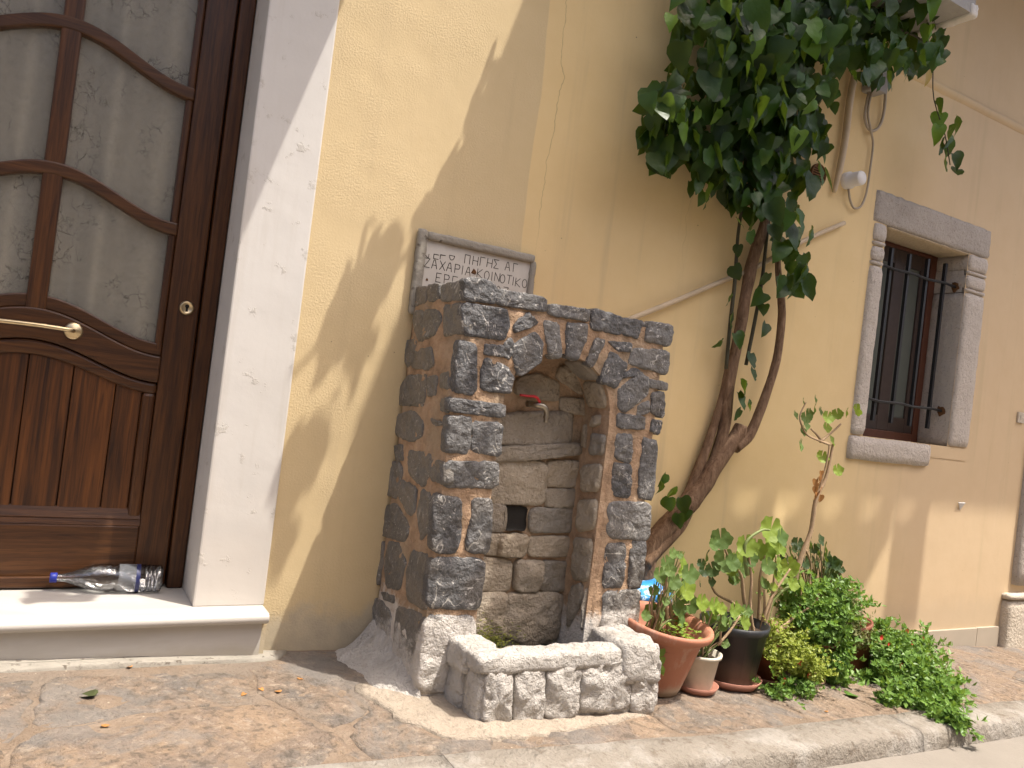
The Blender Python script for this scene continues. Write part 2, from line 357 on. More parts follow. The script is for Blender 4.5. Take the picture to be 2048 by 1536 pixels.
    M['flower'] = simple('red_flower', (.55, .045, .03), .6)
    M['dryleaf'] = simple('dry_leaf', (.36, .17, .05), .8, .4)
    M['deadgreen'] = simple('curled_green_leaf', (.055, .065, .02), .7, .4)
    M['moss'] = leafm('moss', (.075, .085, .012), (.20, .20, .03), .2, .8)
    t = NT('terracotta'); n1 = t.noise(5, 5, .6); c = t.mix(n1, (.33, .125, .07), (.43, .185, .11))
    zz = t.ss(t.mul(t.xyz(2), t.mul(t.noise(12, 5, .7), .08), 'ADD'), .015, -.03); c = t.mix(zz, c, (.42, .31, .22)); c = t.mix(t.mul(t.ss(t.noise(1, 6, .65, t.scale(t.pos, (22, 22, 4))), .52, .68), .35), c, (.50, .38, .30)); c = t.mix(t.mul(t.ss(t.noise(9, 5, .7), .58, .68), .3), c, (.26, .12, .07)); M['terra'] = t.fin(c, .65, t.bump(t.noise(60, 4), .08, .002), .4)
    M['brownpot'] = simple('dark_red_clay', (.20, .065, .035), .65, .3, 12, .2)
    M['saucer'] = simple('clay_saucer', (.36, .165, .115), .6, .25, 12, .1)
    t = NT('black_plastic'); zz = t.ss(t.mul(t.xyz(2), t.mul(t.noise(9, 5, .7), .1), 'ADD'), .10, .0)
    c = t.mix(t.mul(t.noise(6, 6, .7), .5), (.010, .011, .013), (.035, .036, .038)); c = t.mix(t.mul(zz, .6), c, (.13, .10, .075)); M['blackpot'] = t.fin(c, .42, t.bump(t.noise(40, 4), .1, .002), .45)
    M['whitepot'] = simple('cream_plastic', (.54, .49, .40), .5, .3, 14, .1)
    M['soil'] = simple('soil', (.075, .05, .032), .95, .5, 40, .9, .02)
    t = NT('blue_plastic'); c = t.mix(t.ss(t.xyz(2), .20, .23), (.006, .045, .12), (.03, .24, .55))
    c = t.mix(t.ss(t.noise(22, 5, .6), .56, .62), c, (.5, .62, .72)); M['blue'] = t.fin(c, .35, t.bump(t.noise(14, 4), .6, .02), .5)
    M['cap'] = simple('blue_cap', (.02, .035, .30), .4, .1)
    M['labelblue'] = simple('navy_label', (.012, .016, .075), .45, .1)
    t = NT('clear_bottle'); tb = t.n('ShaderNodeBsdfTransparent'); tb.inputs[0].default_value = (.93, .95, .96, 1)
    gl = t.n('ShaderNodeBsdfGlossy'); gl.inputs['Roughness'].default_value = .06; nb = t.bump(t.noise(38, 3, .5, None, .6), .5, .008); t.l(nb, gl.inputs['Normal'])
    lw = t.n('ShaderNodeLayerWeight'); lw.inputs[0].default_value = .6; t.l(nb, lw.inputs['Normal'])
    ms = t.n('ShaderNodeMixShader'); t.l(t.mul(lw.outputs['Fresnel'], .9), ms.inputs[0]); t.l(tb.outputs[0], ms.inputs[1]); t.l(gl.outputs[0], ms.inputs[2]); t.l(ms.outputs[0], t.out.inputs[0]); M['pet'] = t.m
    t = NT('clear_label'); tb = t.n('ShaderNodeBsdfTransparent'); df = t.n('ShaderNodeBsdfDiffuse'); df.inputs[0].default_value = (.55, .58, .62, 1)
    ms = t.n('ShaderNodeMixShader'); ms.inputs[0].default_value = .16; t.l(tb.outputs[0], ms.inputs[1]); t.l(df.outputs[0], ms.inputs[2]); t.l(ms.outputs[0], t.out.inputs[0]); M['petlabel'] = t.m
    t = NT('still_water'); M['water'] = t.fin((.02, .02, .014), .04, t.bump(t.noise(9, 2), .05, .004), .5)
make_materials()

# ================================================================== SETTING: pavement, kerb, road
def sheet(x0, x1, y0, y1, step, zf, amp, sc_):
    m = MB(); nx = int((x1-x0)/step); ny = int((y1-y0)/step)
    for j in range(ny+1):
        for i in range(nx+1):
            x = x0+(x1-x0)*i/nx; y = y0+(y1-y0)*j/ny
            m.v.append(V((x, y, zf(x, y)+amp*fb((x, y, 0), sc_, 3))))
    m.f = [[j*(nx+1)+i, j*(nx+1)+i+1, (j+1)*(nx+1)+i+1, (j+1)*(nx+1)+i] for j in range(ny) for i in range(nx)]
    return m
KY = -.855                                        # back edge of the kerb
pav = sheet(-2.2, 9, KY-.02, .3, .045, lambda x, y: gz(x, y)-.007, .004, 5).build('pavement', M['ground'], smooth=True, kind='structure')
road = sheet(-30, 40, -40, KY-.10, 1.2, lambda x, y: gz(x, y)-.075 if y > -6 else gz(x, -6)-.075, 0, 1).build('road', M['road'], smooth=True, kind='structure')
kerb = MB()
def koff(x): return max(0, x-2.2)*.037
def kerb_piece(x0, x1):
    prof = [(KY+.03, -.03), (KY, .002), (KY-.08, .004), (KY-.135, .002), (KY-.150, -.003), (KY-.160, -.014), (KY-.166, -.045), (KY-.172, -.085), (KY-.18, -.13)]
    m = MB(); n = max(2, int((x1-x0)/.05))
    for i in range(n+1):
        x = x0+(x1-x0)*i/n
        for k, (y, z) in enumerate(prof):
            w = .005*fb((x, y*2, z), 5, 4) if 0 < k < len(prof)-1 else 0
            yy = y+koff(x); m.v.append(V((x, yy+w, gz(x, yy)+z+w)))
    L = len(prof)
    m.f = [[i*L+k, i*L+k+1, (i+1)*L+k+1, (i+1)*L+k] for i in range(n) for k in range(L-1)]
    m.f += [list(range(L)), [n*L+k for k in range(L)][::-1]]
    return m
ke = empty('kerb', (2, KY, gz(2, KY)), None, None); ke['kind'] = 'structure'
for a, b in ((-2.2, -.55), (-.545, 1.1), (1.1015, 3.23), (3.232, 4.9), (4.902, 9)):
    kerb_piece(a, b).build('kerb_stone', M['kerb'], ke, smooth=True)

# -- irregular flagstones
def resample(poly, n):
    P = [V(p) for p in poly]; L = [(P[(i+1) % len(P)]-P[i]).length for i in range(len(P))]; T = sum(L); out = []
    for k in range(n):
        d = T*k/n; i = 0
        while d > L[i]: d -= L[i]; i += 1
        out.append(P[i].lerp(P[(i+1) % len(P)], d/max(L[i], 1e-9)))
    return out
def chaikin(P, q=.2):
    out = []
    for i in range(len(P)):
        a, b = V(P[i]), V(P[(i+1) % len(P)]); out += [a.lerp(b, q), a.lerp(b, 1-q)]
    return out
def stone_mb(poly, nrm, h=.015, rough=.006, n=30, sink=.02, jit=.004, rings=(.93, .78, .55, .3), freq=28, dome=.25, seed=0, grow=0.0):
    nrm = V(nrm).normalized(); poly = [V(p) for p in poly]; c = sum(poly, V())/len(poly)
    poly = [p+(p-c).normalized()*grow for p in poly]; P = resample(chaikin(poly, .11), n)
    c = sum(P, V())/n; o = V((seed*3.1, seed*1.7, -seed))
    for i, p in enumerate(P):
        d = (p-c).normalized(); P[i] = p+d*jit*(noise.noise(p*40+o)+.6*noise.noise(p*90+o))
    m = MB()
    def hh(p, t): return h*(1+dome*(1-t*t)) + rough*(fb(p+o, freq, 3)) + rough*.8*abs(noise.noise(p*freq*.5+o))
    m.v += [p-nrm*sink for p in P]
    m.v += [p+nrm*(h*.55+rough*.4*noise.noise(p*60+o)) for p in P]
    for t in rings:
        for p in P:
            q = c.lerp(p, t); m.v.append(q+nrm*(hh(q, t)*(.93 if t > .9 else 1)))
    m.v.append(c+nrm*hh(c, 0)); k = len(rings)+2
    for r in range(k-1):
        for i in range(n): m.f.append([r*n+i, r*n+(i+1) % n, (r+1)*n+(i+1) % n, (r+1)*n+i])
    for i in range(n): m.f.append([(k-1)*n+i, (k-1)*n+(i+1) % n, k*n])
    # make the face look along nrm
    a, b, cc = (m.v[j] for j in m.f[-1])
    if (b-a).cross(cc-a).dot(nrm) < 0: m.f = [q[::-1] for q in m.f]
    return m
def clip(poly, p, n):
    out = []
    for i in range(len(poly)):
        a, b = poly[i], poly[(i+1) % len(poly)]; da = (a-p).dot(n); db = (b-p).dot(n)
        if da <= 0: out.append(a)
        if da*db < 0: out.append(a.lerp(b, da/(da-db)))
    return out
pr = random.Random(21); seeds = []
xs = -1.6
while xs < 7.6:
    for k in range(2):
        seeds.append(V((xs+pr.uniform(-.17, .17), -.22-.36*k+pr.uniform(-.1, .1), 0)))
    xs += .66
for i, s in enumerate(seeds):
    cell = [V((s.x-.8, KY+.01+koff(s.x-.8), 0)), V((s.x+.8, KY+.01+koff(s.x+.8), 0)), V((s.x+.8, -.01, 0)), V((s.x-.8, -.01, 0))]
    for j, q in enumerate(seeds):
        if j != i and abs(q.x-s.x) < 1.8: cell = clip(cell, (s+q)/2, (q-s)) if cell else cell
    if len(cell) < 3: continue
    c = sum(cell, V())/len(cell); cell = [c.lerp(p, .975) for p in cell]
    if c.x < .76: cell = [V((p.x, min(p.y, -.20), 0)) for p in cell]
    cell = [V((p.x, p.y, gz(p.x, p.y)-.008)) for p in cell]
    stone_mb(cell, (.047, -.03, 1), .0022, .007, 54, .008, .024, (.96, .85, .65, .4, .2), 9, .1, i).build('paving_stone', M['slab'], pav, True)

# ================================================================== THE HOUSE
house = empty('yellow_house', (2.4, .1, 0), 'yellow plastered house with brown door, white door surround and barred window', 'house')
DX0, DX1 = -.635, .515            # door opening
WX0, WX1, WZ0, WZ1 = 3.97, 4.775, 1.03, 2.245
wm = MB()
xsb = [-4, DX0-.24, DX1+.24, WX0, WX1, 12]; zsb = [-.8, WZ0, WZ1, 2.9, 7.5]
for i in range(len(xsb)-1):
    for j in range(len(zsb)-1):
        x0, x1, z0, z1 = xsb[i], xsb[i+1], zsb[j], zsb[j+1]
        if i == 1 and j < 3: continue
        if i == 3 and j == 1: continue
        wm.add([(x0, 0, z0), (x1, 0, z0), (x1, 0, z1), (x0, 0, z1)], [(0, 1, 2, 3)])
wm.add([(-4, .5, -.8), (12, .5, -.8), (12, .5, 7.5), (-4, .5, 7.5), (-4, 0, 7.5), (12, 0, 7.5)], [(3, 2, 1, 0), (4, 5, 2, 3)])
wm.build('wall', M['plaster'], house, origin=(2.4, 0, 0))
# door surround (white pilasters with reveals)
for x0, x1 in ((DX1, DX1+.242), (DX0-.242, DX0)):
    m = MB(); m.box(x0, x1, -.012, .34, .160, 2.9); bevel(m.build('door_surround', M['white'], house), .006)
m = MB().box(DX0-.242, DX1+.242, -.0125, .34, 2.902, 3.2); m.build('door_lintel', M['white'], house)
# marble doorstep
ZS = .162
st = empty('doorstep', (0, -.05, 0), None, None, parent=house)
st['label'] = 'white marble doorstep with rounded overhanging edge'
m = MB(); L = []
for k in range(9):
    a = math.pi/2+math.pi*k/8; L.append((-.10+.019*math.cos(a), ZS-.019+.019*math.sin(a)))
m.prism([(DX0-.26, y, z) for y, z in [(.36, ZS), *L, (.36, ZS-.038)]], (DX1-DX0+.52-.02, 0, 0))
o = m.build('tread', M['marble'], st, origin=(0, 0, ZS)); o.data.shade_smooth(); bevel(o, .004)
try: o.data.set_sharp_from_angle(angle=R(50))
except Exception: pass
MB().box(DX0-.26, DX1+.226, -.082, .3, -.05, ZS-.039).build('riser', M['marble'], st)
m = MB(); m.box(DX1+.2265, DX1+.245, -.070, .0, -.05, ZS-.041); m.build('end_plaster', M['plaster'], st)
m = stone_mb([(-1, -.24, .03), (.30, -.14, .02), (.80, -.11, -.005), (.86, -.03, -.002), (.60, -.07, .005), (-1, -.07, .06)], (0, 0, 1), .010, .004, 60, .02, .01, (.9, .7, .4), 14, .2)
m.build('cement_strip', M['greycement'], st, True)

# ------------------------------------------------------------------ door
DY = .26
door = empty('door', (-.06, DY, ZS), None, None, parent=house); door['label'] = 'dark varnished wooden door with wavy glazing bars and frosted panes'
XC = -.062; XR = .345; XL = 2*XC-XR                 # leaf glazing limits
def bell(x, rise): 
    u = min(1, abs(x-XC)/(XR-XC)); return rise*(.5+.5*math.cos(math.pi*u))
def dbox(name, mat, *b, bv=.006): return bevel(MB().box(*b).build(name, mat, door), bv)
for x0, x1 in ((.458, .512), (2*XC-.512, 2*XC-.458)):
    dbox('door_frame', M['woodv'], x0, x1, DY-.035, DY+.06, ZS+.001, 2.9)
for x0, x1 in ((XR, .4535), (2*XC-.4535, XL)):
    dbox('stile', M['woodv'], x0, x1, DY-.012, DY+.035, ZS+.008, 2.86)
    # moulding lip beside the panes
for s in (-1, 1):
    x = XC+s*(XR-XC-.0132); dbox('glazing_bead', M['woodv'], x-.0128, x+.0128, DY-.004, DY+.03, 1.02, 2.86, bv=.008)
dbox('mullion', M['woodv'], XC-.031, XC+.031, DY-.011, DY+.032, 1.06, 2.86, bv=.009)
def wave_rail(name, mat, zt, zb, rt, rb, y0, y1, x0=XL, x1=XR, n=28, bv=.006):
    m = MB(); top = []; bot = []
    for i in range(n+1):
        x = x0+(x1-x0)*i/n; top.append(V((x, y0, zt+bell(x, rt)))); bot.append(V((x, y0, zb+bell(x, rb))))
    for i in range(n):
        a, b, c, d = bot[i], bot[i+1], top[i+1], top[i]; q = V((0, y1-y0, 0))
        m.add([a, b, c, d, a+q, b+q, c+q, d+q], [(0, 1, 2, 3), (5, 4, 7, 6), (3, 2, 6, 7), (1, 0, 4, 5)]+([(0, 3, 7, 4)] if i == 0 else [])+([(2, 1, 5, 6)] if i == n-1 else []))
    bm = bmesh.new(); 
    for p in m.v: bm.verts.new(p)
    bm.verts.ensure_lookup_table()
    for f in m.f: bm.faces.new([bm.verts[i] for i in f])
    bmesh.ops.remove_doubles(bm, verts=bm.verts, dist=1e-5); bm.verts.ensure_lookup_table(); bm.verts.index_update()
    m.v = [v.co.copy() for v in bm.verts]; m.f = [[v.index for v in f.verts] for f in bm.faces]; bm.free()
    return bevel(m.build(name, mat, door), bv, 2, 50)
for zt in (1.985, 1.489, 2.47): wave_rail('glazing_bar', M['woodh'], zt, zt-.045, .125, .125, DY-.0135, DY+.03)
wave_rail('glazing_bead', M['woodh'], 1.048, 1.0, .115, .115, DY-.0035, DY+.028)
wave_rail('lock_rail', M['woodh'], 1.001, .905, .115, .105, DY-.016, DY+.034)
# bevelled lower panel and its planks
wave_rail('panel_moulding', M['woodh'], .9045, .862, .105, .095, DY-.006, DY+.03, bv=.012)
for x0, x1 in ((XR-.045, XR-.0005), (XL+.0005, XL+.045)): dbox('panel_moulding', M['woodv'], x0, x1, DY-.005, DY+.03, .4085, .866, bv=.012)
bm_ = MB().prism([(XL, DY-.011, .385), (XL, DY+.03, .385), (XL, DY+.03, .408), (XL, DY-.003, .408)], (XR-XL, 0, 0)); bm_.build('panel_moulding', M['woodh'], door)
m = MB().prism([(XL+.002, DY-.0075, .4085), (XL+.002, DY+.02, .4085), (XL+.002, DY+.02, .445), (XL+.002, DY+.007, .445)], (XR-XL-.004, 0, 0)); m.build('panel_bevel', M['woodh'], door)
px_ = [XL+.046, -.335, -.198, -.062, .075, .212, XR-.046]
for a, b in zip(px_[:-1], px_[1:]):
    m = MB(); n = 6; P = [V((a+.0016, DY+.006, .44)), V((b-.0016, DY+.006, .44))]
    P += [V((b-.0016-(b-a-.0032)*i/n, DY+.006, .865+bell(b-(b-a)*i/n, .095))) for i in range(n+1)]
    m.prism(P, (0, .018, 0)); o = m.build('plank', M['woodp'], door); bevel(o, .002, 1, 60)
MB().box(XL, XR, DY+.0245, DY+.03, .40, 1.0).build('panel_back', M['dark'], door)
dbox('bottom_rail', M['woodh'], XL, XR, DY-.0125, DY+.034, ZS+.008, .3845)
dbox('weather_bar', M['woodh'], XL-.1, XR+.1, DY-.030, DY-.0165, ZS+.006, ZS+.045, bv=.005)
# panes
zt = [1.0, 1.447, 1.943, 2.43]; zb_ = [1.02, 1.485, 1.981, 2.46]
for s in (-1, 1):
    x0, x1 = (XC+.028, XR-.004) if s > 0 else (XL+.004, XC-.028)
    for r in range(4):
        m = MB(); n = 10; top = 2.86 if r == 3 else zt[r+1]+.02; P = []
        for i in range(n+1): x = x0+(x1-x0)*i/n; P.append(V((x, DY+.012, (1.03 if r == 0 else zb_[r]-.02)+bell(x, .12))))
        for i in range(n+1): x = x1-(x1-x0)*i/n; P.append(V((x, DY+.012, top+(bell(x, .12) if r < 3 else 0))))
        m.prism(P, (0, .005, 0)); m.build('pane', M['pane'], door)
# curtain behind the panes
m = MB(); n = 90
for i in range(n+1):
    x = -.58+1.02*i/n; y = DY+.085+.050*math.sin(x*38+1.3*math.sin(x*9))+.008*math.sin(x*23+1)
    m.v += [V((x, y, .98)), V((x, y+.004*math.sin(x*31), 2.9))]
m.f = [[2*i, 2*i+2, 2*i+3, 2*i+1] for i in range(n)]
m.build('curtain', M['curtain'], door, True)
MB().box(DX0, DX1, DY+.16, DY+.18, ZS, 2.9).build('inner_panel', M['dark'], door)
# handle and lock
YA = Matrix(((1, 0, 0), (0, 0, -1), (0, 1, 0)))
hd = empty('handle', (XC, DY-.02, 1.06), None, None, parent=door); hd['label'] = 'horizontal brass pull bar with round roses'
hl = W(147, 662, DY-.016)
for xx in (hl.x, 2*XC-hl.x-.01):
    MB().lathe([(0, .012), (.012, .012), (.016, .009), (.024, .008), (.029, .004), (.030, 0)], 28, (xx, DY-.0165, hl.z), Matrix(((1, 0, 0), (0, 0, -1), (0, 1, 0)))).build('rose', M['brass'], hd, True)
zz = hl.z; x0, x1 = 2*XC-hl.x-.01, hl.x
MB().tube([(x1, DY-.02, zz), (x1-.004, DY-.05, zz+.001), (x1-.03, DY-.062, zz+.002), (XC, DY-.066, zz+.004), (x0+.03, DY-.062, zz+.002), (x0+.004, DY-.05, zz+.001), (x0, DY-.02, zz)], .0075, 10, 6).build('bar', M['brass'], hd, True)
kp = W(373.5, 616, DY-.012); lk = empty('lock', kp, None, None, parent=door); lk['label'] = 'round brass lock rose with keyhole'
MB().lathe([(0, .006), (.017, .006), (.0195, .009), (.0225, .008), (.026, .003), (.0265, 0)], 28, (kp.x, DY-.0125, kp.z), YA).build('rose', M['brass'], lk, True)
m = MB().lathe([(0, .001), (.0072, .001), (.0072, 0)], 16, (kp.x, DY-.0190, kp.z+.006), YA); m.box(kp.x-.004, kp.x+.004, DY-.0200, DY-.0188, kp.z-.013, kp.z+.003); m.build('keyhole', M['dark'], lk)

# ------------------------------------------------------------------ window
win = empty('window', ((WX0+WX1)/2, .1, WZ0), None, None, parent=house); win['label'] = 'deep small window with pale stone surround and black iron bars'
def grid_box(x0, x1, y0, y1, z0, z1, step, amp, fr, seed=0, rnd_=.006):
    bm = bmesh.new(); nx, ny, nz = (max(1, min(26, round((b-a)/step))) for a, b in ((x0, x1), (y0, y1), (z0, z1)))
    ids = {}
    def vert(i, j, k):
        if (i, j, k) not in ids:
            p = V((x0+(x1-x0)*i/nx, y0+(y1-y0)*j/ny, z0+(z1-z0)*k/nz)); c = V(((x0+x1)/2, (y0+y1)/2, (z0+z1)/2))
            ex = (i in (0, nx))+(j in (0, ny))+(k in (0, nz)); d = V((0 if 0 < i < nx else (1 if i else -1), 0 if 0 < j < ny else (1 if j else -1), 0 if 0 < k < nz else (1 if k else -1)))
            if ex > 1: p -= d*rnd_*(ex-1)*.7
            dd = d.normalized(); p += dd*amp*(fb(p+V((seed, seed*2, 0)), fr, 3)+.5*abs(noise.noise(p*fr*.6+V((seed, 0, 0)))))
            ids[(i, j, k)] = bm.verts.new(p)
        return ids[(i, j, k)]
    for j in range(ny):
        for k in range(nz):
            bm.faces.new([vert(0, j+1, k), vert(0, j, k), vert(0, j, k+1), vert(0, j+1, k+1)]); bm.faces.new([vert(nx, j, k), vert(nx, j+1, k), vert(nx, j+1, k+1), vert(nx, j, k+1)])
    for i in range(nx):
        for k in range(nz):
            bm.faces.new([vert(i, 0, k), vert(i+1, 0, k), vert(i+1, 0, k+1), vert(i, 0, k+1)]); bm.faces.new([vert(i+1, ny, k), vert(i, ny, k), vert(i, ny, k+1), vert(i+1, ny, k+1)])
        for j in range(ny):
            bm.faces.new([vert(i, j, nz), vert(i+1, j, nz), vert(i+1, j+1, nz), vert(i, j+1, nz)]); bm.faces.new([vert(i, j+1, 0), vert(i+1, j+1, 0), vert(i+1, j, 0), vert(i, j, 0)])
    m = MB(); bm.verts.index_update(); m.v = [v.co.copy() for v in bm.verts]; m.f = [[v.index for v in f.verts] for f in bm.faces]; bm.free(); return m
OX0, OX1, OZ0, OZ1 = 3.845, 4.985, .893, 2.405
grid_box(OX0, OX1, -.007, .22, WZ1-.02, OZ1, .025, .006, 22, 1, .004).build('lintel', M['greystone'], win, True)
def jamb(x0, x1, s):
    grid_box(x0, x1, -.016, .22, WZ0+.002, WZ1-.26, .04, .004, 16, s).build('jamb_stone', M['palestone'], win, True)
    grid_box(x0-.002, x1+.002, -.019, .02, WZ1-.258, WZ1-.235, .02, .003, 20, s).build('jamb_moulding', M['palestone'], win, True)
    grid_box(x0+.002, x1-.002, -.013, .22, WZ1-.233, WZ1-.15, .03, .003, 16, s).build('jamb_stone', M['palestone'], win, True)
    grid_box(x0-.002, x1+.002, -.019, .02, WZ1-.148, WZ1-.125, .02, .003, 20, s).build('jamb_moulding', M['palestone'], win, True)
    MB().box(x0+.004, x1-.004, .0205, .219, WZ1-.2595, WZ1-.1235).build('jamb_stone', M['palestone'], win)
    grid_box(x0+.002, x1-.002, -.014, .22, WZ1-.123, WZ1-.022, .03, .003, 16, s).build('jamb_stone', M['palestone'], win, True)
jamb(OX0+.01, WX0, 2); jamb(WX1, OX1-.005, 3)
grid_box(OX0+.0, WX1-.18, -.022, .22, OZ0, WZ0-.002, .04, .005, 14, 4).build('sill', M['palestone'], win, True)
MB().box(WX1-.178, OX1, -.004, .22, OZ0+.06, WZ0-.001).build('sill_fill', M['plaster'], win)
MB().box(WX0-.05, WX1+.05, .2205, .40, WZ0-.06, WZ0-.005).build('inner_sill', M['palestone'], win)
FY_ = .20
grid_box(WX0-.02, WX1+.02, -.008, .2, WZ1-.034, WZ1-.0205, .03, .003, 18, 5).build('soffit', M['sandstone'], win, True)
for b in ((WX0-.01, WX0+.05, WZ0, WZ1), (WX1-.052, WX1+.01, WZ0, WZ1)): bevel(MB().box(b[0], b[1], FY_, FY_+.05, b[2]-.01, b[3]+.01).build('frame', M['framewood'], win), .004)
for b in ((WZ0-.004, WZ0+.05), (WZ1-.05, WZ1+.004)): bevel(MB().box(WX0+.0505, WX1-.0525, FY_+.001, FY_+.05, *b).build('frame', M['framewood'], win), .004)
for x0, x1 in ((WX0+.051, WX0+.15), ((WX0+WX1)/2+.0, (WX0+WX1)/2+.105), (WX1-.135, WX1-.053)): bevel(MB().box(x0, x1, FY_+.008, FY_+.045, WZ0+.051, WZ1-.051).build('sash', M['sash'], win), .004)
for z0, z1 in ((WZ0+.0515, WZ0+.14), (WZ1-.14, WZ1-.0515)):
    for x0, x1 in ((WX0+.1505, (WX0+WX1)/2-.0005), ((WX0+WX1)/2+.1055, WX1-.1355)): MB().box(x0, x1, FY_+.009, FY_+.044, z0, z1).build('sash', M['sash'], win)
for x0, x1 in ((WX0+.14, (WX0+WX1)/2+.01), ((WX0+WX1)/2+.1, WX1-.13)): MB().box(x0, x1, FY_+.02, FY_+.026, WZ0+.13, WZ1-.13).build('pane', M['darkglass'], win)
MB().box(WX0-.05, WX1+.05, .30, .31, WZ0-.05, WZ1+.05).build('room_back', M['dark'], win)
GY = .075
for (a, b) in (((1785, 497), (1743, 841)), ((1820, 509), (1780, 846)), ((1856, 518), (1818, 852)), ((1891, 527), (1854, 857))):
    p = W(*a, GY); q = W(*b, GY); xx = (p.x+q.x)/2
    MB().box(xx-.0095, xx+.0095, GY-.0095, GY+.0095, q.z, p.z).build('bar', M['ironbar'], win)
for a, b in (((1758, 530), (1905, 571)), ((1727, 799), (1876, 818))):
    p = W(*a, GY-.015); q = W(*b, GY-.015); z_ = (p.z+q.z)/2
    m = MB(); pts = [(WX0-.01+(WX1-WX0+.02)*i/8, GY-.017+.003*math.sin(i*1.7), z_+.004*math.sin(i*2.1)) for i in range(9)]
    m.tube(pts, .008, 6, 2).build('crossbar', M['ironbar'], win)
    stone_mb([(WX1-.003, GY-.045, z_-.015), (WX1-.003, GY-.03, z_+.02), (WX1-.003, GY+.01, z_+.03), (WX1-.003, GY+.012, z_-.01), (WX1-.003, GY-.01, z_-.035)], (-1, 0, 0), .001, .001, 24, .001, .008, (.8, .4)).build('rust_stain', M['rust'], win, True)

# ------------------------------------------------------------------ skirting, corner pilaster, band, upper slabs
sk = 2.95
for a, b in ((2.95, 3.85), (3.853, 4.60), (4.603, 5.30), (5.303, 5.556)):
    m = MB(); z0a, z0b = gz(a, 0), gz(b, 0)
    m.add([(a, -.016, -.4), (b, -.016, -.4), (b, .01, -.4), (a, .01, -.4), (a, -.016, -.1), (b, -.016, -.102), (b, .01, -.102), (a, .01, -.1)], [(0, 3, 2, 1), (4, 5, 6, 7), (0, 1, 5, 4), (1, 2, 6, 5), (2, 3, 7, 6), (3, 0, 4, 7)])
    bevel(m.build('skirting_tile', M['tile'], house), .002)
grid_box(5.575, 6.05, -.05, .05, -.5, .075, .05, .003, 14, 6).build('pilaster_base', M['base'], house, True)
grid_box(5.565, 6.05, -.062, .05, .078, .118, .04, .002, 14, 7).build('pilaster_moulding', M['base'], house, True)
grid_box(5.66, 6.05, -.035, .05, .165, 2.9, .06, .003, 14, 8).build('pilaster', M['greystone'], house, True)
p, q = W(1900, 186), W(2048, 256); zb = (p.z+q.z)/2
m = MB(); n = 60
for i in range(n+1):
    x = 2.2+(9-2.2)*i/n; w = .006*fb((x, 0, 3), 3, 2)
    m.v += [V((x, .0, zb-.035+w)), V((x, -.016, zb-.022+w)), V((x, -.020, zb+w)), V((x, -.012, zb+.014+w)), V((x, 0, zb+.02+w))]
m.f = [[i*5+k, (i+1)*5+k, (i+1)*5+k+1, i*5+k+1] for i in range(n) for k in range(4)]
m.build('wall_band', M['plaster'], house, True)
# little balcony slab above the vine (its chipped right end shows), and the balconies that shade door and window
e0 = W(1780, 80); SZ = 3.22; SX = 3.86
bal = empty('balcony', (3, -.2, SZ), None, None, parent=house); bal['label'] = 'small concrete balcony slab with chipped white edge above the vine'
MB().box(2.2, SX-.06, -.46, -.0, SZ, SZ+.12).build('slab', M['concrete'], bal)
grid_box(SX-.0595, SX, -.465, -.0, SZ-.012, SZ+.05, .012, .006, 30, 9, .003).build('drip_edge', M['chipped'], bal, True)
MB().box(SX-.0585, SX-.012, -.452, -.002, SZ+.055, SZ+.118).build('slab_end', M['concrete'], bal)
def balcony(x0, x1, s, z, label, rail=0):
    b = empty('balcony', ((x0+x1)/2, -s/2, z), None, None, parent=house); b['label'] = label
    bevel(MB().box(x0, x1, -s, -.001, z, z+.16).build('slab', M['concrete'], b), .01)
    rl = MB(); rl.box(x0+rail, x1, -s+.02, -s+.06, z+.95, z+1.0); rl.build('handrail', M['ironbar'], b)
    k = x0+.05+rail
    while k < x1: MB().box(k, k+.016, -s+.03, -s+.046, z+.16, z+.95).build('baluster', M['ironbar'], b); k += .13
balcony(-2.2, 1.055, .60, 3.40, 'concrete balcony over the front door')
balcony(2.08, 8.6, 1.075, 4.62, 'long concrete balcony above the barred window', .55)
def drape(x0, x1, bot):  # unseen cloth added at the balcony edge, cut to shade the lower wall
    m = MB(); n = 30
    for i in range(n+1):
        x = x0+(x1-x0)*i/n; w = .012*math.sin(x*19); m.v += [V((x, -1.10+w, 4.70)), V((x, -1.10+w, bot(x)))]
    m.f = [[2*i+1, 2*i+3, 2*i+2, 2*i] for i in range(n)]
    m.build('shade_drape', M['curtain'], house, True)
drape(3.35, 4.42, lambda x: 4.02); drape(4.52, 5.41, lambda x: 4.06+max(0, (x-5.08))*1.25); drape(5.43, 5.76, lambda x: 3.94)
# rust runs under the slab end, small wall plate, paint flake
for k in range(9):
    x = 4.02+.17*rnd.random(); z = zb+.12+.42*rnd.random(); h = .03+.12*rnd.random()
    stone_mb([(x, -.0005, z), (x+.006, -.0005, z+h*.5), (x+.003, -.0005, z+h), (x-.004, -.0005, z+h*.5)], (0, -1, 0), .0008, .0003, 14, .0006, .001, (.6,)).build('rust_run', M['rust'], house)
pl = W(2038, 835); m = MB().box(pl.x-.03, pl.x+.05, -.012, 0, pl.z-.035, pl.z+.035); bevel(m.build('wall_switch', M['base'], house), .003)
MB().box(pl.x-.008, pl.x+.012, -.0135, -.0115, pl.z-.015, pl.z+.017).build('wall_switch_key', M['tile'], house)
pf = W(1918, 1012); m = MB().prism([(pf.x-.03, -.016, pf.z+.02), (pf.x+.01, -.002, pf.z-.025), (pf.x+.04, -.016, pf.z+.022)], (.0, .006, .004)); m.build('paint_flake', M['white'], house)

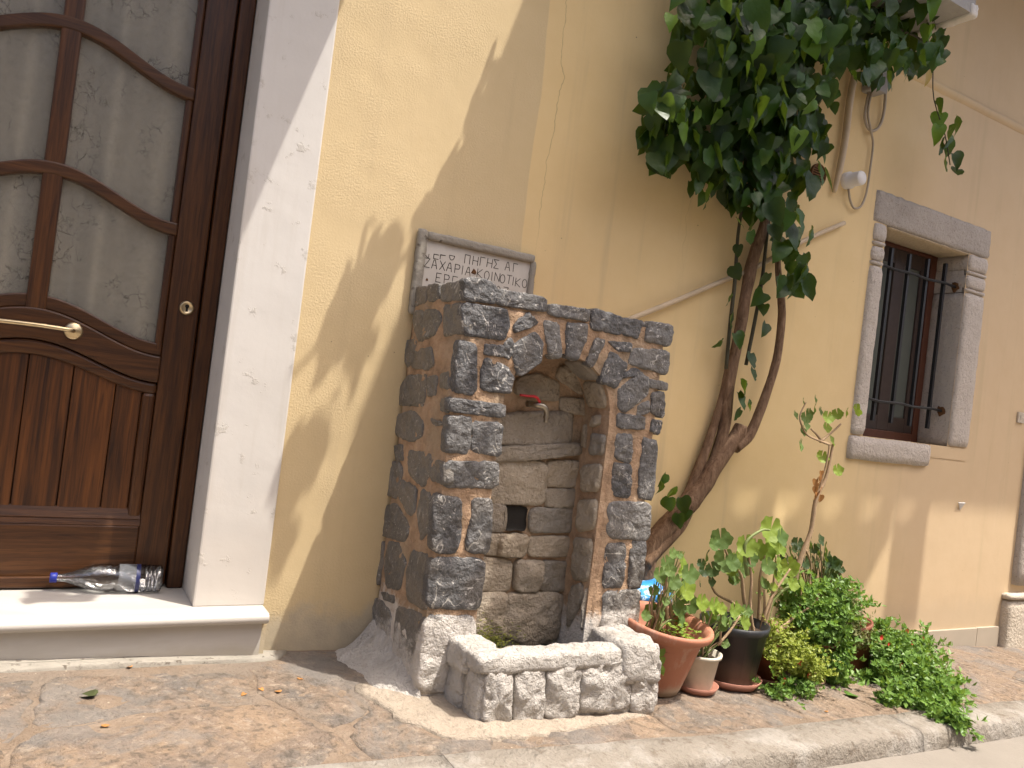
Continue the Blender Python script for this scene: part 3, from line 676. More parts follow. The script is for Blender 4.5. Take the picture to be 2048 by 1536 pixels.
# unseen house added across the lane (behind the camera) to close off half the sky
opp = empty('sky_blocking_house', (2, -6.2, -.3), 'plain cream house added out of view across the lane to block sky light', 'house')
om = MB().box(-9, 14, -9, -5.6, -1.2, 4.4); om.build('wall', M['white'], opp)
for x in (-4, -.6, 2.8, 6.2): bevel(MB().box(x, x+1.0, -5.61, -5.55, 1.9, 3.3).build('shutter', M['framewood'], opp), .01)
bevel(MB().box(4.4, 5.4, -5.61, -5.55, -.35, 1.8).build('door', M['framewood'], opp), .01)
# ================================================================== FOUNTAIN
FY = -.47; FX = 1.172; NY = -.30
FR = W(1340, 655, FY).x
fb_loc = V(((FX+FR)/2, FY/2, gz(1.6, -.3)))
fo = empty('stone_fountain', fb_loc, 'small drinking fountain of dark rough stones and orange mortar with whitewashed trough', 'fountain')
def front(P, f=z3, Y=FY+.014): return [W(*f(*p), Y) for p in P]
# mortar core with the arched niche left open
NXL, NXR = 1.380, 1.852
zt_l = W(927, 584, FY).z-.012; zt_r = W(1340, 656, FY).z-.012
y0 = FY+.013
arch = []; AH = .245
zc = .945; rx = (NXR-NXL)/2; xc = (NXR+NXL)/2
for k in range(17):
    a = math.pi*k/16; arch.append((xc+rx*math.cos(a), zc+AH*math.sin(a)**.8))
outline = [(FX+.016, -.25), (NXL, -.25), *[(x, z) for x, z in arch[::-1]], (NXR, -.25), (FR-.012, -.25), (FR-.012, zt_r), ((FX+FR)/2, (zt_l+zt_r)/2), (FX+.016, zt_l)]
def poly_prism(pts, ya, yb):
    bm = bmesh.new(); fv = [bm.verts.new((x, ya, z)) for x, z in pts]; f = bm.faces.new(fv)
    r = bmesh.ops.extrude_face_region(bm, geom=[f]); 
    for v in r['geom']:
        if isinstance(v, bmesh.types.BMVert): v.co.y = yb
    bmesh.ops.triangulate(bm, faces=bm.faces); bmesh.ops.recalc_face_normals(bm, faces=bm.faces); bm.verts.index_update()
    m = MB(); m.v = [v.co.copy() for v in bm.verts]; m.f = [[v.index for v in q.verts] for q in bm.faces]; bm.free(); return m
poly_prism(outline, y0, NY+.02).build('mortar', M['mortar'], fo)
grid_box(FX+.016, FR-.012, NY+.0205, -.002, -.25, min(zt_l, zt_r)-.005, .05, .004, 12, 3).build('mortar', M['mortar'], fo, True)
def skin(ax):
    m = MB(); st_ = .011
    if ax == 'f': u0, u1, v1 = FX+.017, FR-.014, zt_l
    else: u0, u1, v1 = y0+.002, -.012, zt_l
    nu = int((u1-u0)/st_); nv = int((v1+.08)/st_); idx = {}
    def ok(u, v):
        if ax == 's': return True
        if v > zt_l+(zt_r-zt_l)*(u-FX)/(FR-FX)-.004: return False
        if NXL < u < NXR:
            q = max(0, 1-((u-xc)/rx)**2)**.5; return v > zc+AH*max(q, 1e-6)**.8
        return True
    for i in range(nu+1):
        for j in range(nv+1):
            u = u0+(u1-u0)*i/nu; v = -.08+(v1+.08)*j/nv
            if not ok(u, v): continue
            edge = all(ok(u+a*st_*1.6, v+b*st_*1.6) for a in (-1, 0, 1) for b in (-1, 0, 1)) and 1 < i < nu-1
            P = V((u, 0, v)) if ax == 'f' else V((0, u, v))
            h = .004+.006*fb(P+V((3, 0, 0)), 18, 4) if edge else -.004
            idx[i, j] = len(m.v); m.v.append(V((u, y0-h, v)) if ax == 'f' else V((FX+.016-h, u, v)))
    for i in range(nu):
        for j in range(nv):
            q = [(i, j), (i+1, j), (i+1, j+1), (i, j+1)]
            if all(k in idx for k in q): m.f.append([idx[k] for k in (q if ax == 'f' else q[::-1])])
    return m
skin('f').build('mortar', M['mortar'], fo, True); skin('s').build('mortar', M['mortar'], fo, True)
sid = [0]
def S(P, f=z3, mat=None, h=.0085, rough=.0065, Y=FY+.012, **k):
    sid[0] += 1
    return stone_mb([W(*f(*p), Y) for p in P], (0, -1, 0), h, rough, 38, .03, .005, seed=sid[0], dome=.12, grow=.009, freq=34, **k).build('stone', mat or M['stone'], fo, True)
A = [[(655,345),(700,336),(760,345),(825,380),(820,470),(655,455)], [(840,392),(1100,440),(1105,525),(830,480)], [(1135,478),(1350,508),(1350,580),(1130,540)],
 [(1385,505),(1545,555),(1530,650),(1370,620)], [(1560,562),(1660,580),(1630,665),(1550,650)], [(1695,580),(1830,600),(1815,715),(1680,690)],
 [(645,475),(890,510),(895,600),(870,680),(645,650)], [(1005,530),(1065,590),(940,640),(930,600)], [(1040,640),(1090,700),(1080,800),(960,890),(910,730)],
 [(1100,585),(1180,590),(1200,780),(1140,780),(1120,700)], [(1230,590),(1345,600),(1335,680),(1290,790),(1230,770)], [(1390,680),(1445,690),(1380,830),(1340,810)],
 [(1470,690),(1590,700),(1590,750),(1520,740)], [(1610,730),(1810,745),(1795,880),(1580,820)], [(1480,750),(1575,830),(1510,950),(1430,920),(1440,850)],
 [(1650,870),(1695,910),(1680,1000),(1560,1090),(1520,1060),(1530,960)], [(1705,905),(1800,930),(1790,970),(1700,950)], [(1715,990),(1785,980),(1775,1120),(1705,1090)],
 [(1525,1100),(1670,1120),(1665,1190),(1520,1180)], [(1720,1140),(1765,1150),(1750,1220),(1710,1190)], [(1512,1215),(1600,1230),(1590,1380),(1505,1355)],
 [(615,695),(715,710),(715,960),(690,985),(590,970)], [(770,710),(865,715),(860,775),(765,765)], [(770,790),(870,830),(925,900),(900,985),(740,960),(745,880)],
 [(575,1010),(875,1050),(865,1125),(565,1090)], [(555,1120),(690,1130),(670,1320),(545,1320)], [(700,1150),(860,1160),(850,1340),(690,1310)],
 [(1660,1240),(1745,1265),(1720,1585),(1632,1570)], [(880,710),(905,680),(930,720),(900,790),(875,770)], [(1620,880),(1640,860),(1600,850),(1560,870),(1545,900)], [(1640,1060),(1690,1030),(1690,1090),(1630,1110)]]
for P in A: S(P)
B = [[(560,60),(835,65),(825,200),(545,195)], [(500,245),(640,260),(630,480),(600,540),(485,530)], [(700,265),(805,270),(785,540),(660,530),(690,400)],
 [(485,570),(765,580),(735,840),(455,830)], [(450,880),(715,885),(690,1280),(405,1275)], [(1445,75),(1540,85),(1530,250),(1440,230)],
 [(1425,275),(1640,280),(1630,480),(1415,460)], [(1405,500),(1510,500),(1490,720),(1390,720)], [(1540,490),(1620,490),(1590,720),(1520,720)], [(1395,750),(1585,740),(1570,960),(1385,940)], [(1380,985),(1560,985),(1555,1150),(1375,1150)]]
for P in B: S(P, z4, rough=.009)
# side stones
def SS(P, f=z3, h=.006):
    sid[0] += 1
    stone_mb([XP(*f(*p), FX+.014) for p in P], (-1, 0, 0), h, .005, 34, .03, .005, seed=sid[0], dome=.1, grow=.008, freq=34).build('stone', M['sidestone'], fo, True)
for P in [[(345,390),(440,378),(435,470),(345,495)], [(450,372),(515,366),(505,455),(450,462)], [(528,368),(648,345),(650,455),(525,465)], [(370,520),(500,510),(525,560),(490,650),(400,690),(365,600)],
 [(540,490),(640,480),(640,640),(540,660)], [(312,690),(380,680),(378,740),(400,765),(332,840),(308,760)], [(398,740),(470,725),(480,820),(440,850),(350,838)], [(330,890),(440,880),(430,1000),(415,1060),(272,1050),(288,960)],
 [(450,895),(500,890),(490,990),(445,1000)], [(272,1110),(360,1090),(420,1140),(410,1230),(350,1260),(262,1220)], [(252,1290),(300,1280),(310,1360),(272,1370)], [(330,1310),(460,1330),(470,1440),(420,1520),(340,1440)],
 [(218,1385),(290,1380),(300,1440),(272,1580),(215,1560)], [(470,1370),(540,1380),(540,1500),(465,1480)], [(527,1020),(570,1012),(560,1090),(522,1080)], [(520,880),(565,870),(575,960),(520,950)], [(470,1130),(530,1150),(520,1170),(480,1165)]]: SS(P)
for P in [[(330,160),(405,200),(400,320),(370,345),(310,240)], [(250,300),(300,290),(370,400),(350,490),(217,445),(232,340)], [(440,215),(490,240),(480,420),(430,480),(415,330)], [(197,485),(230,490),(230,600),(205,710),(164,680),(172,590)],
 [(260,490),(320,500),(350,600),(320,740),(250,720),(240,600)], [(385,540),(475,560),(462,830),(440,835),(360,790),(360,640)], [(225,750),(290,770),(285,810),(240,790)], [(142,780),(220,800),(270,860),(265,1050),(200,1020),(140,900)],
 [(305,830),(440,870),(430,1000),(310,1110),(282,1090)], [(300,1120),(430,1010),(400,1270),(365,1290),(330,1230)]]: SS(P, z4)
# niche back stones
def NS(P, f, h=.010, rough=.008): 
    sid[0] += 1
    stone_mb([W(*f(*p), NY+.018) for p in P], (0, -1, 0), h, rough, 34, .03, .005, seed=sid[0], freq=16, dome=.1, grow=.011).build('stone', M['niche'], fo, True)
for P in [[(950,905),(1060,880),(1180,930),(1170,1030),(945,990)], [(1190,840),(1250,840),(1335,950),(1310,990),(1180,900)], [(800,1115),(980,1100),(1260,1090),(1240,1285),(800,1275)], [(1200,1010),(1350,1020),(1340,1110),(1200,1080)]]: NS(P, z3)
NS([(760,1290),(1310,1265),(1320,1330),(1000,1360),(760,1375)], z3, .022, .014)
for P in [[(720,60),(1090,55),(1080,290),(720,275)], [(1100,60),(1270,60),(1260,190),(1100,190)], [(1095,205),(1250,210),(1250,300),(1095,300)], [(700,285),(872,290),(866,430),(700,420)], [(1010,308),(1255,310),(1250,430),(1005,435)],
 [(730,445),(985,448),(965,560),(720,550)], [(1000,460),(1225,460),(1215,560),(1000,560)], [(1070,590),(1210,600),(1190,740),(1060,740)], [(700,570),(900,580),(890,740),(690,740)]]: NS(P, z4, .010)
NS([(925,588),(1065,590),(1040,740),(920,735)], z4, .028, .014); NS([(840,448),(985,450),(965,560),(830,555)], z4, .022, .014); NS([(690,765),(880,760),(860,1000),(690,1000)], z4, .018, .014); NS([(880,760),(1180,760),(1150,985),(1000,1030),(840,970)], z4, .02, .014)
# spout hole
hp = W(*z4(938, 365), NY); stone_mb([W(*z4(*p), NY) for p in ((880,295),(940,300),(1000,305),(988,380),(985,435),(920,425),(868,430))], (0, -1, 0), -.012, .0005, 30, .004, .006, (.8, .4), seed=3, dome=0).build('spout_hole', M['dark'], fo, True)
# inner right face of the niche
def RS(P, f=z4):
    sid[0] += 1
    Q = [XP(*f(*p), NXR) for p in P]; Q = [V((NXR, max(FY+.02, min(NY+.0, q.y)), q.z)) for q in Q]
    stone_mb(Q, (-1, 0, 0), .012, .008, 28, .02, .003, seed=sid[0]).build('stone', M['niche'], fo, True)
for P in [[(1285,80),(1440,80),(1440,240),(1280,225)], [(1265,265),(1410,270),(1400,440),(1260,440)], [(1245,460),(1395,490),(1380,730),(1235,690)], [(1225,720),(1290,700),(1290,800),(1205,960)], [(1305,745),(1375,755),(1365,1000),(1290,950)]]: RS(P)
for P in [[(1385,1115),(1435,1105),(1425,1170),(1375,1180)], [(1380,1210),(1500,1230),(1500,1350),(1370,1340)], [(1290,1160),(1350,1160),(1345,1300),(1285,1280)]]: RS(P, z3)
# arch underside stones on the right
for a0, a1 in ((.06, .20), (.22, .38)):
    P = []
    for a, y in ((a0, FY+.03), (a1, FY+.03), (a1, NY-.02), (a0, NY-.02)):
        t = a*math.pi; P.append(V((xc+(rx-.002)*math.cos(t), y, zc+AH*math.sin(t)**.8)))
    n = -(V((math.cos((a0+a1)/2*math.pi), 0, math.sin((a0+a1)/2*math.pi)))); stone_mb(P, n, .008, .006, 28, .02, .003, seed=90+a0).build('stone', M['niche'], fo, True)
# trough
TY = -.69; gl = gz(1.7, TY)
TXL = W(948, 1445, TY).x; TXR = W(1308, 1392, TY).x; ztop = W(985, 1318, TY).z
tr = empty('trough', ((TXL+TXR)/2, TY, gl), None, None, parent=fo); tr['label'] = 'whitewashed rock trough at the foot of the fountain'
grid_box(TXL+.01, TXR-.01, TY+.022, TY+.12, gl-.06, ztop-.05, .03, .003, 14, 11).build('trough_wall', M['whiterock'], tr, True)
grid_box(TXL, TXL+.13, TY+.1205, FY+.02, gl-.06, ztop-.05, .03, .008, 12, 12).build('trough_wall', M['whiterock'], tr, True)
grid_box(TXR-.15, TXR, TY+.1205, FY+.02, gl-.06, ztop-.045, .03, .010, 12, 13).build('trough_wall', M['whiterock'], tr, True)
grid_box(TXL-.002, TXR-.16, TY+.008, TY+.110, ztop-.058, ztop, .016, .007, 20, 14, .004).build('trough_rim', M['whiterock'], tr, True)
grid_box(TXL-.01, TXL+.115, TY+.10, FY+.01, ztop-.085, ztop+.006, .016, .007, 20, 15, .004).build('trough_rim', M['whiterock'], tr, True)
grid_box(TXR-.155, TXR+.012, TY-.002, FY+.01, ztop-.13, ztop+.014, .02, .011, 16, 16, .007).build('trough_rim', M['whiterock'], tr, True)
for P in [[(775,1180),(905,1185),(890,1440),(750,1450)], [(930,1180),(1080,1165),(1065,1400),(1020,1440),(920,1430)], [(1100,1162),(1270,1142),(1250,1370),(1200,1420),(1085,1410)], [(1285,1142),(1530,1112),(1520,1350),(1400,1375),(1265,1375)], [(1550,1110),(1690,1090),(1655,1380),(1535,1395)]]:
    sid[0] += 1
    stone_mb([W(*z4(*p), TY+.022) for p in P], (0, -1, 0), .012, .013, 46, .03, .005, seed=sid[0], freq=24, dome=.25, grow=.010).build('trough_stone', M['whiterock'], tr, True)
MB().box(TXL+.12, TXR-.14, TY+.10, NY+.015, ztop-.15, ztop-.11).build('water', M['water'], tr)
# moss in the niche corner
m = MB(); mr = random.Random(3)
for k in range(900):
    a = mr.gauss(0, .045); b = abs(mr.gauss(0, .042)); p = V((NXL+.12+a*1.3, NY-.02-abs(mr.gauss(0, .015)), ztop-.10+b)); 
    d = V((mr.uniform(-1, 1), -1, mr.uniform(-.2, 1))).normalized(); s = d.orthogonal().normalized()*.003
    m.add([p-s, p+s, p+d*.012], [(0, 1, 2)])
m.build('moss', M['moss'], fo, kind='stuff')
# tap
tp = W(1090, 818, NY-.05); tap = empty('tap', tp, None, None, parent=fo); tap['label'] = 'old metal tap with red lever'
MB().tube([(tp.x-.05, NY, tp.z+.012), (tp.x-.035, NY-.04, tp.z+.012), (tp.x-.01, NY-.055, tp.z+.008), (tp.x+.004, NY-.058, tp.z-.012), (tp.x+.005, NY-.058, tp.z-.05)], [.012, .013, .012, .010, .0095], 12, 5).build('spout', M['tapmetal'], tap, True)
for k in range(3): MB().lathe([(.0, .006), (.0155, .006), (.0155, 0), (0, 0)], 12, (tp.x-.046+.012*k, NY-.018-.012*k, tp.z+.012), Matrix(((.7, 0, .3), (0, 1, 0), (-.3, 0, .7))) @ YA).build('collar', M['tapmetal'], tap)
MB().lathe([(0, .01), (.0125, .01), (.0125, 0), (0, 0)], 10, (tp.x+.005, NY-.058, tp.z-.034)).build('nozzle_ring', M['tapmetal'], tap)
la = W(1040, 790, NY-.06); lb = W(1072, 794, NY-.06); lc = W(1080, 805, NY-.055); m = MB()
m.tube([la, (la+lb)/2, lb, lc], [.0045, .005, .0055, .005], 8, 3); m.build('lever', M['red'], tap, True)
# cement fillet at the left foot, apron in front
m = MB(); n = 26; L = 7
for i in range(n+1):
    t = i/n; y = -.02-.46*t
    for k in range(L):
        u = k/(L-1); e_ = min(1, (1-t)*5)**.5; wdt = (.16*(1-.35*t)+.06*fb((y, 1, 0), 7, 3))*e_+.03; hgt = (.12*(1-.6*t)+.03*fb((y, 7, 0), 9, 2))*e_+.01
        x = FX+.02-wdt*u; z = gz(x, y)+hgt*(1-u)**1.6-.02*(u > .95)+.030*fb((x, y, 4), 15, 4)*(1-u)**.5*min(1, u*4)
        m.v.append(V((x, y, z)))
m.f = [[i*L+k, i*L+k+1, (i+1)*L+k+1, (i+1)*L+k] for i in range(n) for k in range(L-1)]
m.build('cement_fillet', M['whiterock'], fo, True)
stone_mb([G(700, 1372), G(790, 1360), G(905, 1395), G(965, 1455), G(1280, 1415), G(1300, 1432), G(1050, 1475), G(900, 1480), G(800, 1440)], (0, 0, 1), .004, .008, 60, .03, .03, (.92, .75, .5, .25), 9, .5, 5).build('cement_apron', M['cement'], fo, True)

# ================================================================== PLAQUE
zs = lambda x, y: (800+x*.14648, 450+y*.14648)
plq = empty('inscribed_plaque', W(950, 560), 'grey marble plaque with Greek lettering in a cement border above the fountain', 'plaque')
a = W(*zs(345, 215)); b = W(*zs(1752, 520)); PX0, PX1, PZ1, PZ0 = a.x, b.x, (a.z+b.z)/2, 1.28
MB().box(PX0-.005, PX1+.005, -.014, -.001, PZ0, PZ1+.004).build('marble_slab', M['plaque'], plq)
grid_box(PX0-.04, PX0, -.030, -.001, PZ0, PZ1+.038, .014, .0035, 30, 1, .003).build('cement_border', M['greycement'], plq, True)
grid_box(PX1, PX1+.028, -.026, -.001, PZ0, PZ1+.012, .014, .0035, 30, 2, .003).build('cement_border', M['greycement'], plq, True)
grid_box(PX0-.0005, PX1+.016, -.028, -.001, PZ1+.0, PZ1+.036, .014, .0035, 30, 3, .003).build('cement_border', M['greycement'], plq, True)
ell = [(.5+.5*math.cos(t*math.pi/6), .5+.5*math.sin(t*math.pi/6)) for t in range(13)]
FONT = {'Α': [[(0,0),(.35,.93),(.5,1),(.65,.93),(1,0)],[(.2,.38),(.8,.38)]], 'Γ': [[(0,0),(0,1),(.9,1)]], 'Ε': [[(.9,1),(0,1),(0,0),(.9,0)],[(0,.5),(.7,.5)]], 'Ζ': [[(0,1),(1,1),(0,0),(1,0)]],
 'Η': [[(0,0),(0,1)],[(1,0),(1,1)],[(0,.5),(1,.5)]], 'Ι': [[(.5,0),(.5,1)]], 'Κ': [[(0,0),(0,1)],[(.9,1),(0,.45),(1,0)]], 'Ν': [[(0,0),(0,1),(1,0),(1,1)]], 'Ο': [ell], 'Π': [[(0,0),(0,1),(1,1),(1,0)]],
 'Ρ': [[(0,0),(0,1),(.8,.97),(.95,.75),(.8,.5),(0,.45)]], 'Σ': [[(1,1),(0,1),(.55,.5),(0,0),(1,0)]], 'Τ': [[(.5,0),(.5,1)],[(0,1),(1,1)]], 'Χ': [[(0,0),(1,1)],[(0,1),(1,0)]],
 '1': [[(.2,.75),(.6,1),(.6,0)]], '9': [[(.95,.7),(.5,1),(.05,.72),(.5,.45),(.95,.7),(.8,.2),(.3,0)]], '8': [[(.5,.52),(.1,.75),(.5,1),(.9,.75),(.5,.52),(.0,.25),(.5,0),(1,.25),(.5,.52)]], '7': [[(0,1),(1,1),(.35,0)]]}
LET = [('Ν',360,390),('Ε',500,405),('Ρ',590,412),('Ο',712,420),('Π',920,470),('Η',1030,490),('Γ',1130,502),('Η',1225,520),('Σ',1315,535),('Α',1470,565),('Γ',1580,588),
 ('Ζ',370,515),('Α',470,535),('Χ',580,555),('Α',675,575),('Ρ',785,600),('Ι',853,615),('Α',930,632),('Κ',1090,660),('Ο',1185,688),('Ι',1255,700),('Ν',1328,712),('Ο',1400,735),('Τ',1490,745),('Ι',1545,765),('Κ',1610,785),('Ο',1700,800),
 ('Ε',530,720),('Ρ',640,740),('Γ',750,765),('Ο',850,790),('1',1130,850),('9',1240,868),('8',1340,890),('7',1440,908)]
lt = empty('lettering', W(950, 560, -.015), None, None, parent=plq)
for i, (ch, x, y) in enumerate(LET):
    c = W(*zs(x, y), -.0142); hh = .0345; ww = .0225; m = MB(); sl = rnd.uniform(-.05, .05)
    for s in FONT[ch]:
        for (u0, v0), (u1, v1) in zip(s[:-1], s[1:]):
            if i < 4 and max(v0, v1) > .55: v0 = min(v0, .5); v1 = min(v1, .5)
            p = V((c.x+(u0-.5)*ww+sl*(v0-.5)*hh, 0, c.z+(v0-.5)*hh)); q = V((c.x+(u1-.5)*ww+sl*(v1-.5)*hh, 0, c.z+(v1-.5)*hh))
            if (q-p).length < .001: continue
            d = (q-p).normalized(); e = V((-d.z, 0, d.x))*.0013; p -= d*.0006; q += d*.0006; yy = V((0, -.0147-.0002*rnd.random(), 0))
            m.add([p-e+yy, q-e+yy, q+e+yy, p+e+yy, p-e+yy*.95, q-e+yy*.95, q+e+yy*.95, p+e+yy*.95], [(0, 1, 2, 3), (0, 4, 5, 1), (1, 5, 6, 2), (2, 6, 7, 3), (3, 7, 4, 0)])
    m.build('letter', M['ink'], lt)
for x, y, r in ((1010, 640, .0115), (368, 745, .0055)):
    c = W(*zs(x, y), -.0145); MB().lathe([(0, .003), (r*.7, .003), (r, 0)], 7, (c.x, -.0145, c.z), YA, lambda i, th: 1+.25*math.cos(3*th+1.57)).build('rusty_screw', M['rust'], plq)

# ================================================================== LEAVES
def leaf_data(kind):
    m = MB()
    if kind == 'heart':
        out = [(0, 0, 0), (.20, .10, .03), (.38, .03, .05), (.46, -.15, .06), (.44, -.36, .045), (.34, -.58, .02), (.19, -.79, -.03), (0, -1.02, -.10)]
        mid = [(0, 0, 0), (0, -.15, -.03), (0, -.36, -.05), (0, -.58, -.06), (0, -.79, -.07)]
        m.v = [V(p) for p in out]+[V(p) for p in mid[1:]]+[V((-x, y, z)) for x, y, z in out[1:-1]]
        m.f = [[0, 2, 1], [0, 8, 3, 2], [8, 9, 4, 3], [9, 10, 5, 4], [10, 11, 6, 5], [11, 7, 6]]
        g = lambda i: 12+i-1
        m.f += [[0, g(1), g(2)], [0, g(2), g(3), 8], [8, g(3), g(4), 9], [9, g(4), g(5), 10], [10, g(5), g(6), 11], [11, g(6), 7]]
    else:
        n = 46; m.v = [V((0, 0, 0))]
        for r in (.35, .72, 1):
            for k in range(n):
                a = math.pi/2+.12+(2*math.pi-.24)*k/(n-1); q = r*(1+(.05*math.cos(a*11)+.05*math.cos(a*5+.4))*(r == 1)+.03*math.cos(a*3.1))
                m.v.append(V((q*math.cos(a), q*math.sin(a)-.3*0, .20*r*r+.07*r*r*math.cos(a*3+.6)+.07*math.cos(a*5)*r*r*r)))
        for k in range(n-1):
            m.f += [[0, 1+k, 2+k], [1+k, 1+n+k, 2+n+k, 2+k], [1+n+k, 1+2*n+k, 2+2*n+k, 2+n+k]]
    return m
HEART, GER = leaf_data('heart'), leaf_data('ger')
def leaf_mesh(data, mat, bend=0):
    me = bpy.data.meshes.new('leaf'); vs = []
    for p in data.v:
        q = p.copy(); q.z -= bend*q.y*q.y; vs.append(tuple(q))
    me.from_pydata(vs, [], data.f); me.materials.append(mat); me.polygons.foreach_set('use_smooth', [True]*len(me.polygons)); me.update(); return me
def orient(tip, nrm):
    y = -V(tip).normalized(); z = V(nrm); z = (z-y*z.dot(y)).normalized(); x = y.cross(z)
    return Matrix((x, y, z)).transposed()
def place_leaf(me, p, tip, nrm, s, parent):
    o = bpy.data.objects.new('leaf', me); C.objects.link(o); o.parent = parent; o.location = V(p)-WL[parent.name]
    o.rotation_euler = orient(tip, nrm).to_euler(); o.scale = (s, s, s); return o
def add_leaf(mb, data, p, tip, nrm, s):
    A_ = orient(tip, nrm); b = len(mb.v); p = V(p); mb.v += [p+A_ @ (q*s) for q in data.v]; mb.f += [[i+b for i in f] for f in data.f]

# ------------------------------------------------------------------ climbing vine
vine = empty('climbing_vine', W(1295, 1180, -.08), 'woody climbing vine with glossy heart-shaped leaves growing up the yellow wall', 'vine')
def wp(L, Y): return [W(x, y, yy if (yy := (q[2] if len(q) > 2 else Y)) is not None else Y) for q in L for x, y in [q[:2]]]
tk = MB().tube(wp([(1283,1230),(1296,1110),(1335,1050),(1392,990),(1430,930),(1468,880),(1482,852)], -.075), [.048,.045,.044,.043,.040,.036,.031], 14, 6, .22).build('trunk', M['bark'], vine, True)
MB().tube(wp([(1470,895),(1500,868),(1528,800),(1553,720),(1563,640),(1562,590),(1556,530),(1560,440)], -.085), [.03,.026,.022,.021,.02,.019,.015,.010], 10, 5, .15).build('limb', M['bark'], vine, True)
MB().tube(wp([(1425,930),(1447,860),(1458,770),(1474,690),(1488,610),(1500,545),(1512,500),(1530,440),(1545,330),(1560,150),(1570,-120)], -.06), [.03,.03,.028,.028,.027,.028,.03,.022,.02,.02,.018], 12, 5, .2).build('limb', M['bark'], vine, True)
MB().tube(wp([(1318,1085),(1370,1000),(1400,930),(1425,860),(1448,780),(1462,700)], -.045), [.026,.026,.024,.021,.018,.014], 10, 5, .2).build('limb', M['bark'], vine, True)
MB().tube(wp([(1290,1130),(1330,1085),(1362,1055),(1382,1025)], -.10), [.03,.027,.022,.012], 10, 5, .2).build('limb', M['bark'], vine, True)
MB().lathe([(.0, .02), (.024, .018), (.03, 0), (.028, -.03)], 10, W(1483, 858, -.08), None, lambda i, th: 1+.2*math.cos(3*th)).build('stump', M['bark'], vine, True)
for L in ([(1452,738),(1460,650),(1470,560),(1476,470),(1490,380)], [(1492,730),(1510,640),(1524,560),(1534,470),(1545,380)]):
    MB().tube(wp(L, -.075), [.009,.009,.009,.008,.007], 7, 4, .1).build('stem', M['darkstem'], vine, True)
MB().tube(wp([(1868,90),(1866,140),(1868,200),(1890,270),(1900,330)], -.22), .003, 5, 3).build('stem', M['darkstem'], vine, True)
MB().tube(wp([(1600,90),(1700,60),(1800,60),(1868,95)], -.22), [.012,.01,.007,.004], 6, 3).build('stem', M['darkstem'], vine, True)
def heart_var(wx, asym, curl):
    m = MB(); m.f = HEART.f; m.v = [V((v.x*wx*(1+asym*(v.x > 0))+.06*math.sin(v.y*5), v.y, v.z+curl*v.x*v.x+.05*math.sin(v.y*7+v.x*9))) for v in HEART.v]; return m
HV = [heart_var(1, 0, 0), heart_var(.82, .15, .5), heart_var(1.12, -.1, -.35), heart_var(.95, .2, .9), heart_var(1.05, -.2, .3)]
hm = [leaf_mesh(h, M['vineleaf'], b) for h, b in zip(HV, (-.3, .1, .45, .2, -.1))]; hlm = [leaf_mesh(h, M['vinelight'], b) for h, b in zip(HV[:2], (.1, .3))]; hy = leaf_mesh(HEART, M['yellowleaf'], .1)
BL = [(1450,40,90,60,38),(1420,110,70,60,26),(1390,190,60,50,22),(1345,235,42,35,14),(1350,290,48,42,22),(1400,270,60,40,20),(1500,110,80,90,40),(1560,60,70,70,26),(1600,150,70,80,36),(1560,230,80,80,34),
      (1490,270,60,60,26),(1480,190,60,60,24),(1630,90,60,70,24),(1630,200,30,50,12),(1600,310,45,70,22),(1330,215,38,30,12),(1325,320,32,28,12),(1310,250,22,30,7),(1560,350,60,60,24),(1500,380,60,40,20),(1420,375,45,28,14),(1540,430,45,45,18),(1580,480,40,60,16),(1490,430,25,40,7),
      (1690,50,80,60,34),(1700,120,40,40,12),(1755,80,65,65,34),(1765,130,42,35,14),(1825,45,75,55,36),(1845,105,42,40,16),(1790,15,80,35,24),(1640,30,70,50,24),(1800,115,60,28,14),(1700,25,60,30,16),(1590,560,30,32,9),(1380,60,30,50,7)]
lr = random.Random(11); cand = []
for cx, cy, rx_, ry_, n in BL:
    for k in range(n):
        r = 1.18*math.sqrt(lr.random()); t = lr.uniform(0, 2*math.pi); cand.append((cx+rx_*r*math.cos(t), cy+ry_*r*math.sin(t), -.07-.33*lr.random()*(1.15 if cy < 250 else .6)))
single = [(1475,500,-.1),(1466,545,-.1),(1460,600,-.1),(1463,640,-.1),(1442,690,-.09),(1468,680,-.1),(1535,560,-.12),(1528,620,-.1),(1530,660,-.1),(1525,600,-.1),(1500,720,-.1),(1480,775,-.11),(1475,800,-.11),(1495,815,-.11),(1505,750,-.1),(1480,830,-.11),
          (1330,960,-.13),(1345,990,-.13),(1360,1010,-.13),(1375,1030,-.13),(1335,1010,-.14),(1355,1040,-.13),(1320,975,-.14),(1870,215,-.22),(1880,240,-.22),(1875,265,-.22),(1895,275,-.22),(1910,250,-.22),(1885,300,-.22),(1890,335,-.22),(1905,320,-.22),(1915,350,-.22),(1900,295,-.22),
          (1580,535,-.2),(1600,560,-.2),(1590,575,-.22),(1610,545,-.2),(1570,570,-.2)]
cnt = 0
def rtip(): return V((lr.gauss(0, .5), lr.uniform(-.5, .3), -1))
def rnrm(): return V((lr.gauss(0, .75), -1, lr.uniform(-.2, 1.3)))
lightspots = [(1340,260),(1415,225),(1360,285),(1500,420),(1530,415),(1345,245),(1840,75),(1395,240)]
rest = MB(); lr.shuffle(cand); cand.sort(key=lambda q: q[2])
